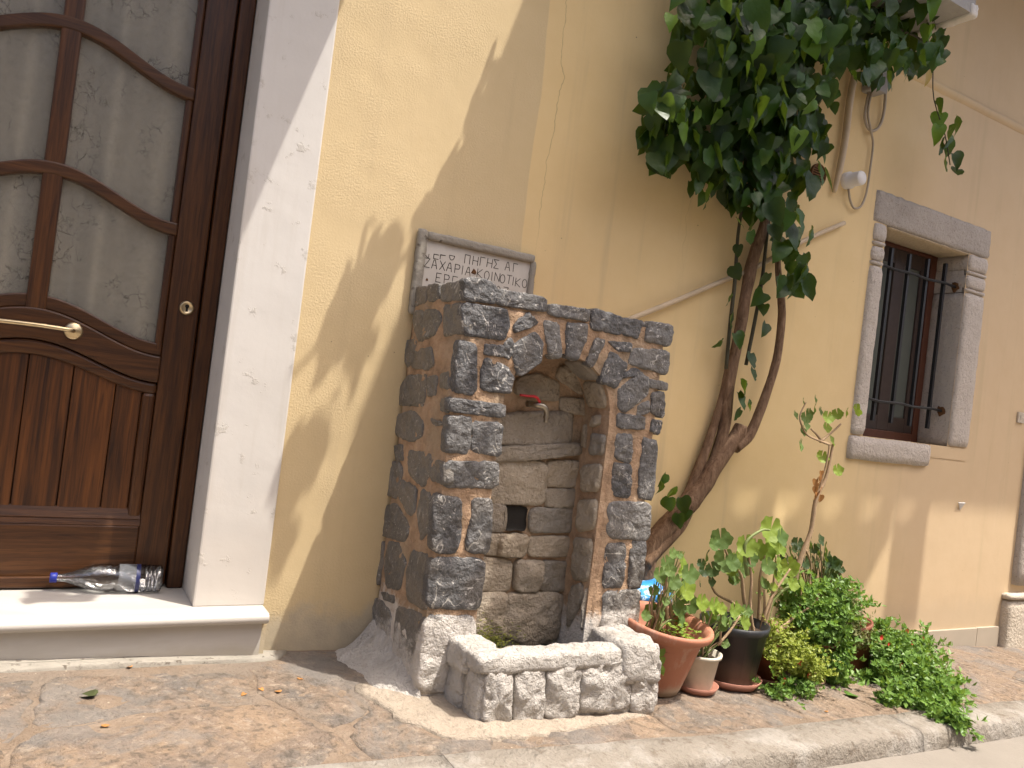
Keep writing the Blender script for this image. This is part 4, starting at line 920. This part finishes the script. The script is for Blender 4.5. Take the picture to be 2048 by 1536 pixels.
for i, (x, y, Y) in enumerate([*single, *cand]):
    p = W(x, y, Y); s = lr.choice((lr.uniform(.06, .09), lr.uniform(.08, .135))) if i >= len(single) else lr.uniform(.06, .09)*(1.35 if x > 1800 else 1)
    light = any((x-a)**2+(y-b)**2 < 26**2 for a, b in lightspots) and Y < -.15 or lr.random() < .07
    if i < 295:
        place_leaf(hlm[lr.randrange(2)] if light else (hm[lr.randrange(5)]), p+V((0, 0, s*.4)), rtip(), rnrm(), s, vine); cnt += 1
    else: add_leaf(rest, HV[lr.randrange(5)], p+V((0, 0, s*.4)), rtip(), rnrm(), s)
place_leaf(hy, W(1857, 140, -.25), V((.1, 0, -1)), V((.2, -1, .1)), .085, vine); place_leaf(hy, W(1310, 272, -.2), V((.7, 0, -.7)), V((.2, -1, .3)), .045, vine)
for k in range(480):      # inner and upper foliage
    x = min(1650, lr.gauss(1530, 70)); y = lr.uniform(-260, 350)
    if lr.random() < .3: x = lr.uniform(1580, 1880); y = lr.uniform(-200, 30)
    p = W(x, y, -.04-.2*lr.random()); add_leaf(rest, HEART, p, rtip(), rnrm(), lr.uniform(.08, .13))
# canopy spreading over the street above the frame: it throws the dappled shade
def canopy(c, r, n, s0=.06, s1=.10):
    for k in range(n):
        d = V((lr.gauss(0, 1), lr.gauss(0, 1), lr.gauss(0, 1))).normalized()*lr.random()**.4
        p = V(c)+V((d.x*r[0], d.y*r[1], d.z*r[2])); add_leaf(rest, HEART, p, V((lr.uniform(-1, 1), lr.uniform(-1, 1), -.8)), V((lr.uniform(-1, 1), lr.uniform(-1, .3), 1)), lr.uniform(s0, s1))
def shade(tx, ty, tz, z, r, n):   # a leaf clump at height z whose shadow falls on (tx,ty,tz)
    k = (z-tz)/SUN.z; canopy((tx+SUN.x*k, ty+SUN.y*k, z), r, n)
for a in [(1.0, 0, 1.15, 3.15, (.03, .04, .05), 5), (.82, 0, .62, 3.1, (.035, .04, .07), 7), (.79, 0, .42, 3.0, (.02, .03, .06), 5), (.86, 0, .80, 3.1, (.02, .03, .04), 3),
          (1.62, FY, 1.28, 3.3, (.17, .09, .06), 50), (1.95, FY, 1.15, 3.3, (.24, .13, .10), 110), (1.92, FY, .95, 3.2, (.13, .10, .09), 70), (1.93, FY, .80, 3.2, (.12, .08, .08), 40), (1.27, FY, .70, 3.1, (.05, .05, .07), 10), (1.40, FY, .47, 3.0, (.06, .05, .06), 14), (1.30, FY, 1.2, 3.3, (.03, .03, .05), 5),
           (.10, .14, ZS, 3.0, (.12, .05, .05), 26), (.62, -.3, .0, 3.0, (.03, .02, .03), 0),
          (1.22, 0, 1.66, 3.0, (.05, .04, .05), 9), (1.27, 0, 1.78, 3.1, (.05, .04, .05), 9), (1.34, 0, 2.0, 3.2, (.045, .05, .06), 9), (1.40, 0, 2.22, 3.4, (.05, .05, .05), 9), (1.50, 0, 2.42, 3.5, (.03, .06, .06), 6), (1.53, 0, 2.6, 3.6, (.03, .05, .06), 6), (1.0, 0, 1.44, 3.0, (.06, .05, .07), 15), (.92, 0, 1.27, 2.95, (.06, .05, .06), 15), (.80, 0, .72, 2.9, (.03, .04, .06), 6), (1.06, 0, 1.5, 3.3, (.03, .03, .04), 5)]: shade(*a)
rest.build('foliage', M['vineleaf'], vine, True, kind='stuff')
for a, b in (((2.3, -.12, 3.05), (1.35, -.62, 3.25)), ((2.4, -.1, 3.0), (2.2, -1.05, 3.2)), ((2.5, -.1, 3.0), (2.9, -.75, 3.35))):
    a, b = V(a), V(b); MB().tube([a, (a+b)/2+V((0, 0, .12)), b], [.016, .012, .006], 7, 5).build('stem', M['darkstem'], vine, True)

# ================================================================== pipes, cables, vents on the wall
tag(MB().tube([W(1246, 644, -.03), W(1350, 602, -.03), W(1450, 560, -.03), W(1505, 538, -.035), W(1600, 485, -.025), W(1688, 446, -.02)], .0125, 10, 4).build('pipe', M['pipe'], None, True), 'thin cream pipe running diagonally across the yellow wall behind the vine', 'pipe')
tag(MB().tube([W(1668, 385, -.02), W(1678, 345, -.03), W(1690, 280, -.03), W(1700, 200, -.03), W(1712, 140, -.035), W(1735, 60, -.04), W(1760, -80, -.04)], [.011, .017, .019, .019, .019, .019, .019], 10, 4).build('conduit', M['pipe'], None, True), 'thick cream corrugated conduit curving down the wall under the vine leaves', 'conduit')
jb = W(1748, 166, -.04); jx = empty('junction_box', jb, 'grey plastic junction box half hidden by vine leaves', 'junction box')
bevel(MB().box(jb.x-.05, jb.x+.055, -.075, -.001, jb.z-.055, jb.z+.09).build('case', M['boxgrey'], jx), .008)
bevel(MB().box(jb.x-.052, jb.x+.057, -.088, -.076, jb.z-.058, jb.z+.092).build('lid', M['boxgrey'], jx), .004)
tag(MB().tube([W(1738, 185, -.03), W(1730, 225, -.02), W(1733, 250, -.02), W(1745, 262, -.02), W(1760, 250, -.02), W(1769, 215, -.02), W(1772, 150, -.03)], .008, 8, 4).build('cable_loop', M['cable'], None, True), 'looped beige cable hanging under the grey junction box', 'cable')
tag(MB().tube([W(1744, 182, -.045), W(1736, 225, -.03), W(1742, 262, -.03), W(1746, 290, -.02), W(1740, 340, -.02), W(1733, 385, -.02), W(1722, 412, -.02), W(1708, 416, -.02), W(1700, 400, -.02), W(1697, 378, -.02)], .0062, 7, 4).build('cable', M['cable'], None, True), 'thin beige cable dropping from the junction box to the white vent stub', 'cable')
vp = W(1692, 362, 0); vs_ = empty('vent_stub', vp, 'short white plastic vent pipe sticking out of the yellow wall', 'vent pipe')
MB().lathe([(0, .10), (.035, .10), (.038, .094), (.038, .03), (.046, .028), (.046, 0)], 24, (vp.x, 0, vp.z), YA).build('pipe', M['pvc'], vs_, True)
vg = W(1634, 350, 0); ve = empty('vent_grille', vg, 'round brown vent grille beside the vine leaves', 'vent')
MB().lathe([(.058, 0), (.058, .012), (.050, .014), (.048, .002)], 28, (vg.x, -.001, vg.z), YA).build('ring', M['rust'], ve, True)
MB().lathe([(0, .002), (.0485, .002)], 28, (vg.x, -.0008, vg.z), YA).build('backing', M['dark'], ve)
for k in range(-3, 4):
    hw = math.sqrt(.048**2-(k*.0125)**2)-.001; m = MB().box(vg.x-hw, vg.x+hw, -.010, -.004, vg.z+k*.0125-.003, vg.z+k*.0125+.003); m.build('slat', M['rust'], ve)

# ================================================================== POTTED PLANTS
def pot_mb(prof, c, tilt=None, n=40, ribs=0):
    return MB().lathe(prof, n, c, tilt, (lambda i, th: 1+.008*math.cos(ribs*th)) if ribs else None)
def base_at(px, py, off=0.0):
    p = G(px, py); p.y += off; p.z = gz(p.x, p.y); return p
GM = {k: leaf_mesh(GER, M[k]) for k in ('geran', 'geranlight', 'gerandark')}
gr = random.Random(5)
def geranium(root, leaves, base, Y, mat, stems=True, extra=1.0, yj=.06, up_=.55, smat='greenstem'):
    leaves = list(leaves)+[(q[0]+gr.uniform(-16, 16), q[1]+gr.uniform(2, 26), q[2]*gr.uniform(.55, .8), *q[3:]) for q in leaves if gr.random() < extra]
    for i, q in enumerate(leaves):
        x, y, r = q[:3]; mt = q[3] if len(q) > 3 else mat; Yl = Y+gr.uniform(-yj, yj); p = W(x, y, Yl); s = 1.02*r/F*depth(p)
        nrm = V((gr.gauss(.1, .6), -1+gr.uniform(-.2, .6), up_+gr.uniform(-.5, .9))); 
        place_leaf(GM[mt], p, V((gr.uniform(-.5, .5), -.3, -1)), nrm, s, root)
        if stems:
            b = V(base)+V((gr.uniform(-.03, .03), gr.uniform(-.03, .03), 0)); mid = b.lerp(p, .55)+V((gr.uniform(-.02, .02), gr.uniform(-.02, .02), .02+.02*gr.random()))
            MB().tube([b, mid, p], [.0042, .0032, .0018], 5, 4).build('stem', M['greenstem' if gr.random() < .6 else 'stem'], root, True)
# terracotta pot
b1 = base_at(1345, 1400, .115); b1.y += .02; t1 = empty('potted_geranium', b1, 'geranium in a large terracotta pot beside the white trough', 'potted plant', 'potted plants by the fountain')
ht = .275; T1 = Matrix.Rotation(R(7), 3, 'X') @ Matrix.Rotation(R(3), 3, 'Y')
pot_mb([(0, .012), (.098, .0), (.110, .002), (.118, .03), (.156, ht-.055), (.160, ht-.05), (.188, ht-.03), (.194, ht-.012), (.190, ht), (.172, ht-.004), (.160, ht-.03), (.145, ht-.10), (0, ht-.1)], b1+V((0, 0, .008)), T1, 48).build('pot', M['terra'], t1, True)
MB().lathe([(0, .012), (.08, .008), (.152, 0)], 20, b1+V((0, -.02, ht-.085))).build('soil', M['soil'], t1, True)
geranium(t1, [(1333,1128,17),(1345,1107,12),(1362,1122,20,'geranlight'),(1378,1148,20),(1347,1163,17),(1318,1150,16),(1372,1180,21,'geranlight'),(1330,1172,15),(1308,1180,11),(1352,1215,24),(1380,1208,19),(1305,1222,16),(1322,1228,13),(1360,1235,16),(1340,1140,13),(1320,1200,12)], b1+V((-.05, -.02, ht-.06)), b1.y-.02, 'geran')
for P in ([(1342,1292),(1318,1250),(1308,1222)], [(1342,1285),(1335,1240),(1332,1190),(1335,1150)], [(1350,1288),(1345,1245),(1340,1200)]):
    MB().tube([W(x, y, b1.y-.03) for x, y in P], [.009]*len(P[:-1])+[.006], 7, 4, .2).build('stem', M['stem'], t1, True)
m = MB()
for k in range(120):
    p = b1+V((gr.uniform(-.02, .12), gr.uniform(-.14, .02), ht-.05+gr.random()*.05)); add_leaf(m, HEART, p, V((gr.uniform(-1, 1), gr.uniform(-1, 1), -.1)), V((gr.uniform(-.5, .5), gr.uniform(-.5, .5), 1)), gr.uniform(.012, .024))
for k in range(26):
    p = W(1318+gr.uniform(-8, 8), 1300+gr.uniform(-5, 45), b1.y-.15-.01*gr.random()); add_leaf(m, HEART, p, V((gr.uniform(-.6, .6), -.2, -1)), V((gr.uniform(-.6, .6), -1, .6)), gr.uniform(.018, .035))
m.build('weeds', M['geranlight'], t1, True, kind='stuff')
# cream pot
b2 = base_at(1415, 1392, .075); t2 = empty('potted_geranium', b2, 'small geranium in a cream plastic pot between terracotta and black pots', 'potted plant', 'potted plants by the fountain'); h2 = .155
MB().lathe([(0, .006), (.075, .006), (.092, .026), (.095, .026), (.080, .0), (0, 0)], 32, b2).build('saucer', M['saucer'], t2, True)
pot_mb([(0, .012), (.062, .008), (.067, .02), (.085, h2-.015), (.094, h2-.014), (.095, h2), (.086, h2), (.078, h2-.04), (0, h2-.04)], b2, None, 36).build('pot', M['whitepot'], t2, True)
MB().lathe([(0, .01), (.08, 0)], 16, b2+V((0, 0, h2-.025))).build('soil', M['soil'], t2)
geranium(t2, [(1403,1205,17,'geranlight'),(1428,1212,18,'geranlight'),(1440,1228,15),(1470,1222,19,'geranlight'),(1487,1240,20,'geranlight'),(1450,1272,13),(1474,1266,14,'geranlight'),(1420,1235,13),(1458,1240,14),(1492,1222,13)], b2+V((0, 0, h2-.02)), b2.y-.02, 'geran')
for P in ([(1435,1290),(1460,1262),(1480,1232)], [(1440,1290),(1442,1250),(1443,1222)]): MB().tube([W(x, y, b2.y-.04) for x, y in P], [.006, .005, .004], 6, 4, .2).build('stem', M['stem'], t2, True)
# black pot
b3 = base_at(1497, 1386, .12); t3 = empty('potted_geranium', b3, 'leggy geranium with many bare stems in a tall black plastic pot', 'potted plant', 'potted plants by the fountain'); h3 = .265
MB().lathe([(0, .006), (.112, .006), (.136, .034), (.141, .034), (.118, .0), (0, 0)], 36, b3).build('saucer', M['saucer'], t3, True)
pot_mb([(0, .012), (.100, .008), (.106, .02), (.110, .055), (.114, .056), (.140, h3-.035), (.145, h3-.034), (.149, h3), (.141, h3), (.132, h3-.05), (0, h3-.05)], b3, None, 48, 16).build('pot', M['blackpot'], t3, True)
MB().lathe([(0, .015), (.134, 0)], 20, b3+V((0, 0, h3-.035))).build('soil', M['soil'], t3)
top3 = b3+V((.02, -.01, h3-.03))
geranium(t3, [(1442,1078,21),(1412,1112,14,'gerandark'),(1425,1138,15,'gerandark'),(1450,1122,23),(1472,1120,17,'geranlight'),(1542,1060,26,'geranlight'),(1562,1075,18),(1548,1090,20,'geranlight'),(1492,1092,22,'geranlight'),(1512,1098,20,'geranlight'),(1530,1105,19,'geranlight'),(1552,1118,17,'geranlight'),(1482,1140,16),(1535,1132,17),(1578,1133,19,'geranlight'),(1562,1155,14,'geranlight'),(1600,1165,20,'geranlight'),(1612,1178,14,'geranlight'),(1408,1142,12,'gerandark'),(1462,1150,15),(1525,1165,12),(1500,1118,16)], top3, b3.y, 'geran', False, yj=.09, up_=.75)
for P in ([(1510,1285),(1500,1220),(1503,1160),(1497,1110)], [(1515,1285),(1518,1215),(1520,1155),(1530,1110)], [(1520,1285),(1540,1215),(1548,1160),(1552,1110)], [(1505,1285),(1488,1200),(1482,1150),(1462,1125),(1445,1085)], [(1525,1282),(1570,1255),(1598,1215),(1602,1180)], [(1530,1285),(1570,1250),(1592,1232),(1630,1205),(1638,1185)],
          [(1512,1282),(1505,1250),(1490,1225)], [(1518,1285),(1530,1230),(1545,1190),(1565,1160),(1580,1138)], [(1515,1285),(1528,1225),(1528,1180)], [(1505,1280),(1495,1260),(1470,1210),(1430,1185),(1415,1140)], [(1525,1284),(1548,1200),(1590,1168),(1605,1168)], [(1495,1150),(1490,1090),(1520,1062),(1540,1060)]):
    Y_ = b3.y-.01+gr.uniform(-.05, .05); MB().tube([W(x, y, Y_) for x, y in P], [.0095-.0055*i/(len(P)-1) for i in range(len(P))], 7, 5, .25).build('stem', M['greenstem' if gr.random() < .35 else 'stem'], t3, True)
# tall leggy geranium
b4 = V((2.99, -.27, gz(2.99, -.27))); b4 = V((W(1585, 1150, -.27).x, -.27, 0)); b4.z = gz(b4.x, b4.y)
t4 = empty('potted_geranium', b4, 'tall bare-stemmed geranium with a few bright leaves rising behind the pots', 'potted plant', 'potted plants by the fountain')
pot_mb([(0, .01), (.08, 0), (.105, .16), (.115, .162), (.117, .19), (.105, .19), (.1, .15), (0, .15)], b4, None, 32).build('pot', M['brownpot'], t4, True)
MB().tube([b4+V((0, 0, .15)), W(1590, 1160, -.28), W(1604, 1110, -.28), W(1622, 1060, -.28), W(1632, 1000, -.28), W(1650, 960, -.28), W(1660, 920, -.28), W(1666, 888, -.28)], [.016, .015, .013, .011, .010, .009, .0075, .006], 9, 5, .25).build('stem', M['stem'], t4, True)
for P in ([(1634,1005),(1642,965),(1652,930),(1658,890),(1642,884)], [(1660,890),(1640,882),(1615,870),(1603,850),(1600,830),(1612,805)], [(1640,884),(1660,868),(1682,848)], [(1640,878),(1632,868),(1622,858)], [(1612,1100),(1622,1130),(1618,1170)]):
    MB().tube([W(x, y, -.28+gr.uniform(-.01, .01)) for x, y in P], [.006-.003*i/len(P) for i in range(len(P))], 6, 5, .2).build('stem', M['stem'], t4, True)
geranium(t4, [(1590,830,10),(1606,803,8),(1630,798,9),(1628,818,11),(1612,835,12),(1618,826,10),(1605,862,11),(1600,890,13),(1612,850,10),(1655,835,13,'geranlight'),(1675,828,11,'geranlight'),(1692,825,10,'geranlight'),(1713,820,13,'geranlight'),(1653,855,11,'geranlight'),(1662,880,13,'geranlight'),(1644,914,13,'geranlight'),(1675,940,12,'geranlight'),(1640,822,9)], b4, -.28, 'geran', False, extra=0, yj=.03, up_=.3)
m = MB()
for k in range(14): p = W(1636+gr.uniform(-8, 8), 960+gr.uniform(-22, 30), -.29); add_leaf(m, HEART, p, V((gr.uniform(-.3, .3), 0, -1)), V((gr.uniform(-1, 1), -1, 0)), gr.uniform(.02, .04))
m.build('withered_leaves', M['dryleaf'], t4, kind='stuff')
# dark geranium behind
b5 = V((W(1640, 1180, -.14).x, -.14, 0)); b5.z = gz(b5.x, b5.y); t5 = empty('potted_geranium', b5, 'dark green shaded geranium standing behind the trailing plants against the wall', 'potted plant', 'potted plants by the fountain')
pot_mb([(0, .01), (.07, 0), (.095, .15), (.105, .152), (.105, .18), (.095, .18), (.09, .14), (0, .14)], b5, None, 28).build('pot', M['brownpot'], t5, True)
L5 = [(1566,1095),(1580,1105),(1575,1125),(1595,1088),(1600,1110),(1620,1085),(1640,1080),(1632,1100),(1650,1095),(1655,1115),(1640,1118),(1665,1125),(1650,1135),(1670,1140),(1660,1155),(1678,1160),(1645,1150),(1668,1172),(1680,1178),(1658,1175),(1590,1130),(1610,1125),(1625,1120),(1560,1110),(1672,1128),(1648,1165)]
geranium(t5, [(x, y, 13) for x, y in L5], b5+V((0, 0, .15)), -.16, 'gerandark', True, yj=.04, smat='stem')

# ------------------------------------------------------------------ trailing ice plants
SM = MB(); SM.v = [V((0, 0, 0)), V((.28, -.45, .05)), V((0, -1, -.06)), V((-.28, -.45, .05)), V((0, -.5, -.07))]; SM.f = [[0, 4, 1], [1, 4, 2], [2, 4, 3], [3, 4, 0]]
ir = random.Random(9)
def mound(mb, c, r, n, s0, s1, shell=.5, low=None):
    c = V(c); r = [q*1.16 for q in r]; n = int(n*1.5); s0 *= 1.05; s1 *= 1.3
    sprigs(mb, c, r, n//38, s1)
    for k in range(n):
        d = V((ir.gauss(0, 1), ir.gauss(0, 1), ir.gauss(0, 1))).normalized(); q = shell+(1-shell)*ir.random(); p = c+V((d.x*r[0], d.y*r[1], d.z*r[2]))*q
        p += V((.02*noise.noise(p*22), .02*noise.noise(p*22+V((5, 0, 0))), .03*noise.noise(p*18+V((0, 9, 0)))))
        g = gz(p.x, p.y)+.006
        ky = KY+koff(p.x)
        if p.y < ky-.16: g -= min(.1, (ky-.16-p.y)*.9)
        if p.z < g: p.z = g+.012*ir.random()
        if p.y > -.03: p.y = -.03
        out = (d+V((0, -.3, .35))).normalized(); t = (out.orthogonal()*ir.uniform(-1, 1)+out.cross(out.orthogonal())*ir.uniform(-1, 1)+out*.35).normalized()
        add_leaf(mb, SM, p, t, (out+V((ir.uniform(-.6, .6), ir.uniform(-.6, .6), ir.uniform(-.3, .6)))).normalized(), ir.uniform(s0, s1))
def sprigs(mb, c, r, n, s):
    c = V(c)
    for k in range(n):
        d = V((ir.gauss(0, 1), ir.gauss(0, 1)-.4, abs(ir.gauss(0, 1))+.1)).normalized(); p = c+V((d.x*r[0], d.y*r[1], d.z*r[2])); L_ = ir.uniform(.04, .11); v = (d+V((ir.uniform(-.5, .5), ir.uniform(-.5, .2), ir.uniform(-.1, .7)))).normalized()
        for j in range(9):
            q = p+v*L_*j/8+V((0, 0, -.25*(L_*j/8)**2/L_))
            if q.y > -.03 or q.z < gz(q.x, q.y): continue
            add_leaf(mb, SM, q, (v*.5+V((ir.uniform(-1, 1), ir.uniform(-1, 1), ir.uniform(-.5, 1)))).normalized(), (v+V((0, -.4, .6))).normalized(), s*ir.uniform(.6, 1.1))
def flowers(root, L):
    for x, y, Y in L:
        p = W(x, y, Y-.055); m = MB()
        for k in range(10):
            a = 2*math.pi*k/10; d = V((math.cos(a), -.5, math.sin(a))); s = V((-math.sin(a), 0, math.cos(a)))*.0022; m.add([p, p+d*.009-s*1.6, p+d*.016, p+d*.009+s*1.6], [(0, 1, 2, 3)])
        m.build('flower', M['flower'], root)
# green mound with a hidden pot
b6 = V((W(1640, 1300, -.40).x, -.38, 0)); b6.z = gz(b6.x, b6.y); t6 = empty('trailing_ice_plant', b6, 'dense fresh-green trailing plant mounding over its pot behind the black pot', 'potted plant', 'trailing plants by the kerb')
pot_mb([(0, .01), (.07, 0), (.1, .17), (.1, .16), (0, .15)], b6, None, 24).build('pot', M['brownpot'], t6, True)
m = MB()
for x, y, Y, r, n in ((1600,1195,-.36,(.10,.08,.06),360),(1650,1200,-.36,(.12,.09,.08),560),(1640,1260,-.40,(.13,.10,.11),850),(1690,1225,-.36,(.08,.07,.07),320),(1655,1325,-.44,(.08,.07,.09),460),(1670,1360,-.46,(.06,.05,.05),220),(1590,1235,-.4,(.07,.06,.06),260),(1680,1290,-.40,(.06,.06,.09),260)): mound(m, W(x, y, Y), r, n, .016, .028)
m.build('foliage', M['ice'], t6, kind='stuff')
m = MB()
for x, y, Y, r, n in ((1700,1240,-.42,(.05,.04,.06),260),(1715,1280,-.46,(.05,.035,.06),240)): mound(m, W(x, y, Y), r, n, .010, .018)
m.build('dry_foliage', M['icedry'], t6, kind='stuff')
# yellow-green one
b7 = base_at(1560, 1372, .07); t7 = empty('trailing_ice_plant', b7, 'yellow-green trailing plant with red flowers in a dark red clay pot', 'potted plant', 'trailing plants by the kerb')
MB().lathe([(0, .006), (.075, .006), (.09, .024), (.094, .024), (.078, 0), (0, 0)], 28, b7).build('saucer', M['saucer'], t7, True)
pot_mb([(0, .012), (.065, .008), (.09, .13), (.096, .132), (.096, .15), (.086, .15), (.08, .12), (0, .12)], b7, None, 32).build('pot', M['brownpot'], t7, True)
m = MB()
for x, y, Y, r, n in ((1562,1292,-.50,(.085,.06,.055),620),(1592,1318,-.53,(.09,.06,.06),640),(1622,1348,-.55,(.06,.05,.045),360),(1555,1330,-.545,(.035,.02,.03),120)): mound(m, W(x, y, Y), r, n, .010, .019, .5)
m.build('foliage', M['icey'], t7, kind='stuff')
m = MB()
for px, py, r, n in ((1585,1378,(.06,.035,.035),220),(1560,1395,(.05,.03,.015),120),(1610,1392,(.05,.03,.02),140),(1540,1388,(.04,.02,.012),60)): mound(m, G(px, py)+V((0, 0, .02)), r, n, .012, .022)
m.build('foliage', M['ice'], t7, kind='stuff')
flowers(t7, [(1566,1360,b7.y-.13),(1616,1350,b7.y-.1),(1597,1326,b7.y-.1),(1640,1328,b7.y-.05)])
MB().tube([W(x, y, b7.y-.09) for x, y in ((1605,1340),(1640,1350),(1650,1365),(1625,1368))], .0022, 5, 4).build('stem', M['stem'], t7, True)
# big one spilling over the kerb
b8 = base_at(1745, 1352, .10); t8 = empty('trailing_ice_plant', b8, 'large red-flowered trailing plant spilling from its clay pot onto the kerb', 'potted plant', 'trailing plants by the kerb')
TM = Matrix.Rotation(R(-12), 3, 'Y') @ Matrix.Rotation(R(-6), 3, 'X')
pot_mb([(0, .01), (.075, .004), (.108, .20), (.118, .203), (.120, .225), (.108, .225), (.1, .18), (0, .18)], b8+V((-.02, 0, .01)), TM, 36).build('pot', M['brownpot'], t8, True)
m = MB()
def gm(px, py, up_, r, n, s0=.016, s1=.03): mound(m, G(px, py)+V((0, 0, up_)), r, n, s0, s1)
for x, y, Y, r, n in ((1760,1275,b8.y,(.10,.08,.04),420),(1800,1290,b8.y-.02,(.10,.08,.06),460),(1840,1290,b8.y-.02,(.07,.06,.05),300),(1780,1335,b8.y-.12,(.09,.07,.08),520),(1830,1340,b8.y-.06,(.10,.08,.09),560),(1775,1380,b8.y-.14,(.12,.07,.07),520),(1735,1375,b8.y-.13,(.06,.04,.05),220),(1735,1255,b8.y+.05,(.06,.05,.03),160)): mound(m, W(x, y, Y), r, n, .014, .027)
for a in ((1840,1395,.03,(.13,.08,.05),420),(1790,1405,.02,(.10,.05,.03),260),(1870,1420,.02,(.10,.06,.03),320),(1890,1440,.012,(.08,.05,.02),240),(1915,1452,.008,(.05,.03,.012),110)): gm(*a)
for a in ((1800,1370,.07,(.14,.08,.09),620),(1850,1375,.05,(.12,.08,.07),420),(1760,1350,.12,(.07,.06,.07),260),(1870,1400,.03,(.10,.07,.04),320)): gm(*a)
tp_ = [G(1890, 1435), G(1925, 1450), G(1940, 1466, -.01), G(1952, 1480, -.03), G(1964, 1478, -.035)]
for k in range(60):
    t = ir.random()*3.99; i = int(t); p = tp_[i].lerp(tp_[i+1], t-i)+V((0, 0, .012)); add_leaf(m, SM, p, V((ir.uniform(-1, 1), ir.uniform(-1, .2), ir.uniform(-.3, .3))), V((ir.uniform(-.5, .5), -.4, 1)), ir.uniform(.016, .034))
m.build('foliage', M['ice'], t8, kind='stuff')
MB().tube([p+V((0, 0, .01)) for p in tp_], .002, 5, 4).build('stem', M['stem'], t8, True)
for P in ([(1815,1320),(1840,1345),(1855,1375),(1865,1395)], [(1700,1235),(1690,1220),(1672,1225)]): MB().tube([W(x, y, b8.y-.16) for x, y in P], .0025, 5, 4).build('stem', M['stem'], t8, True)
flowers(t8, [(1800,1330,b8.y-.19),(1870,1400,b8.y-.2),(1812,1262,b8.y-.12),(1776,1286,b8.y-.12),(1823,1284,b8.y-.12),(1843,1277,b8.y-.12),(1761,1274,b8.y-.12),(1852,1366,b8.y-.16),(1842,1382,b8.y-.18),(1856,1320,b8.y-.12)])

# blue plastic sack behind the fountain's right corner
bb = V((W(1305, 1190, -.16).x, -.15, 0)); bb.z = gz(bb.x, bb.y)
bag = grid_box(bb.x-.16, bb.x+.075, -.24, -.06, bb.z-.005, bb.z+.34, .035, .018, 9, 5, .05).build('plastic_sack', M['blue'], None, True); tag(bag, 'blue plastic sack wedged between fountain and vine trunk', 'sack')

# ================================================================== BOTTLE
c0 = ZP(100, 1172, ZS+.042); c1 = ZP(325, 1164, ZS+.042); c0 = V((c0.x, .205, ZS+.049)); c1 = V((W(324, 1160, .185).x, .185, ZS+.049)); c0.x = W(99, 1160, .2).x
ax = (c1-c0).normalized(); sx = ax.orthogonal().normalized(); Ab = Matrix((sx, ax.cross(sx), ax)).transposed(); LB = (c1-c0).length
bo = empty('water_bottle', (c0+c1)/2-V((0, 0, .049)), 'clear plastic water bottle with blue cap lying on the doorstep', 'bottle')
pf = [(.013, .018), (.0135, .04), (.016, .05), (.024, .075), (0.0363, .105), (0.0440, .135), (0.0479, .16), (0.0479, .185), (0.0446, .192), (0.0446, .20), (0.0479, .207), (.0478, .30*LB/.36)]
z = .30*LB/.36
while z < LB-.015: pf += [(.0478, z), (.0455, z+.006), (.0478, z+.012)]; z += .012
pf += [(.044, LB-.004), (.034, LB), (.012, LB-.008), (0, LB-.006)]
MB().lathe(pf, 28, c0, Ab, lambda i, th: 1+(.035*math.cos(5*th+i*.8) if 3 <= i <= 7 else 0)).build('body', M['pet'], bo, True)
MB().lathe([(0, 0), (.0155, 0), (.0165, .003), (.0165, .02), (.014, .022)], 20, c0, Ab).build('cap', M['cap'], bo, True)
MB().lathe([(.0483, .21), (.0483, .278*LB/.36)], 28, c0, Ab).build('label', M['petlabel'], bo, True)
MB().lathe([(.0486, .270*LB/.36), (.0486, .284*LB/.36)], 28, c0, Ab).build('label_band', M['labelblue'], bo, True)

# ================================================================== fallen leaves
def fallen(px, py, s, mat, lab):
    p = G(px, py, -.004); m = MB(); q = V((rnd.uniform(-1, 1), rnd.uniform(-1, 1), 0)).normalized()
    b = MB(); b.f = HEART.f; b.v = [V((v.x, v.y, v.z+.55*v.x*v.x+.25*(v.y+.5)**2)) for v in HEART.v]
    add_leaf(m, b, p+V((0, 0, .001)), q, (.047, -.03, 1), s); o = m.build('fallen_leaf', mat, None, True); o.modifiers.new('thick', 'SOLIDIFY').thickness = .0008; tag(o, lab, 'leaf', 'fallen leaves on the pavement')
fallen(190, 1393, .05, M['deadgreen'], 'curled dark green fallen leaf on the pavement below the doorstep')
for x, y, lab in ((262, 1335, 'small dry brown leaf against the cement strip under the doorstep'), (210, 1455, 'small dry orange leaf on the paving past the curled green leaf'), (598, 1360, 'small dry brown leaf on the paving nearest the fountain foot'),
                  *[(x, y, 'small dry orange leaf in a row of three between doorstep and fountain') for x, y in ((490, 1388), (520, 1378), (560, 1385))], (1655, 1425, 'small dry brown leaf on the paving in front of the yellow-green plant')): fallen(x, y, rnd.uniform(.016, .026), M['dryleaf'], lab)
fallen(1695, 1392, .06, M['ice'], 'single green leaf lying on the paving between the trailing plants')
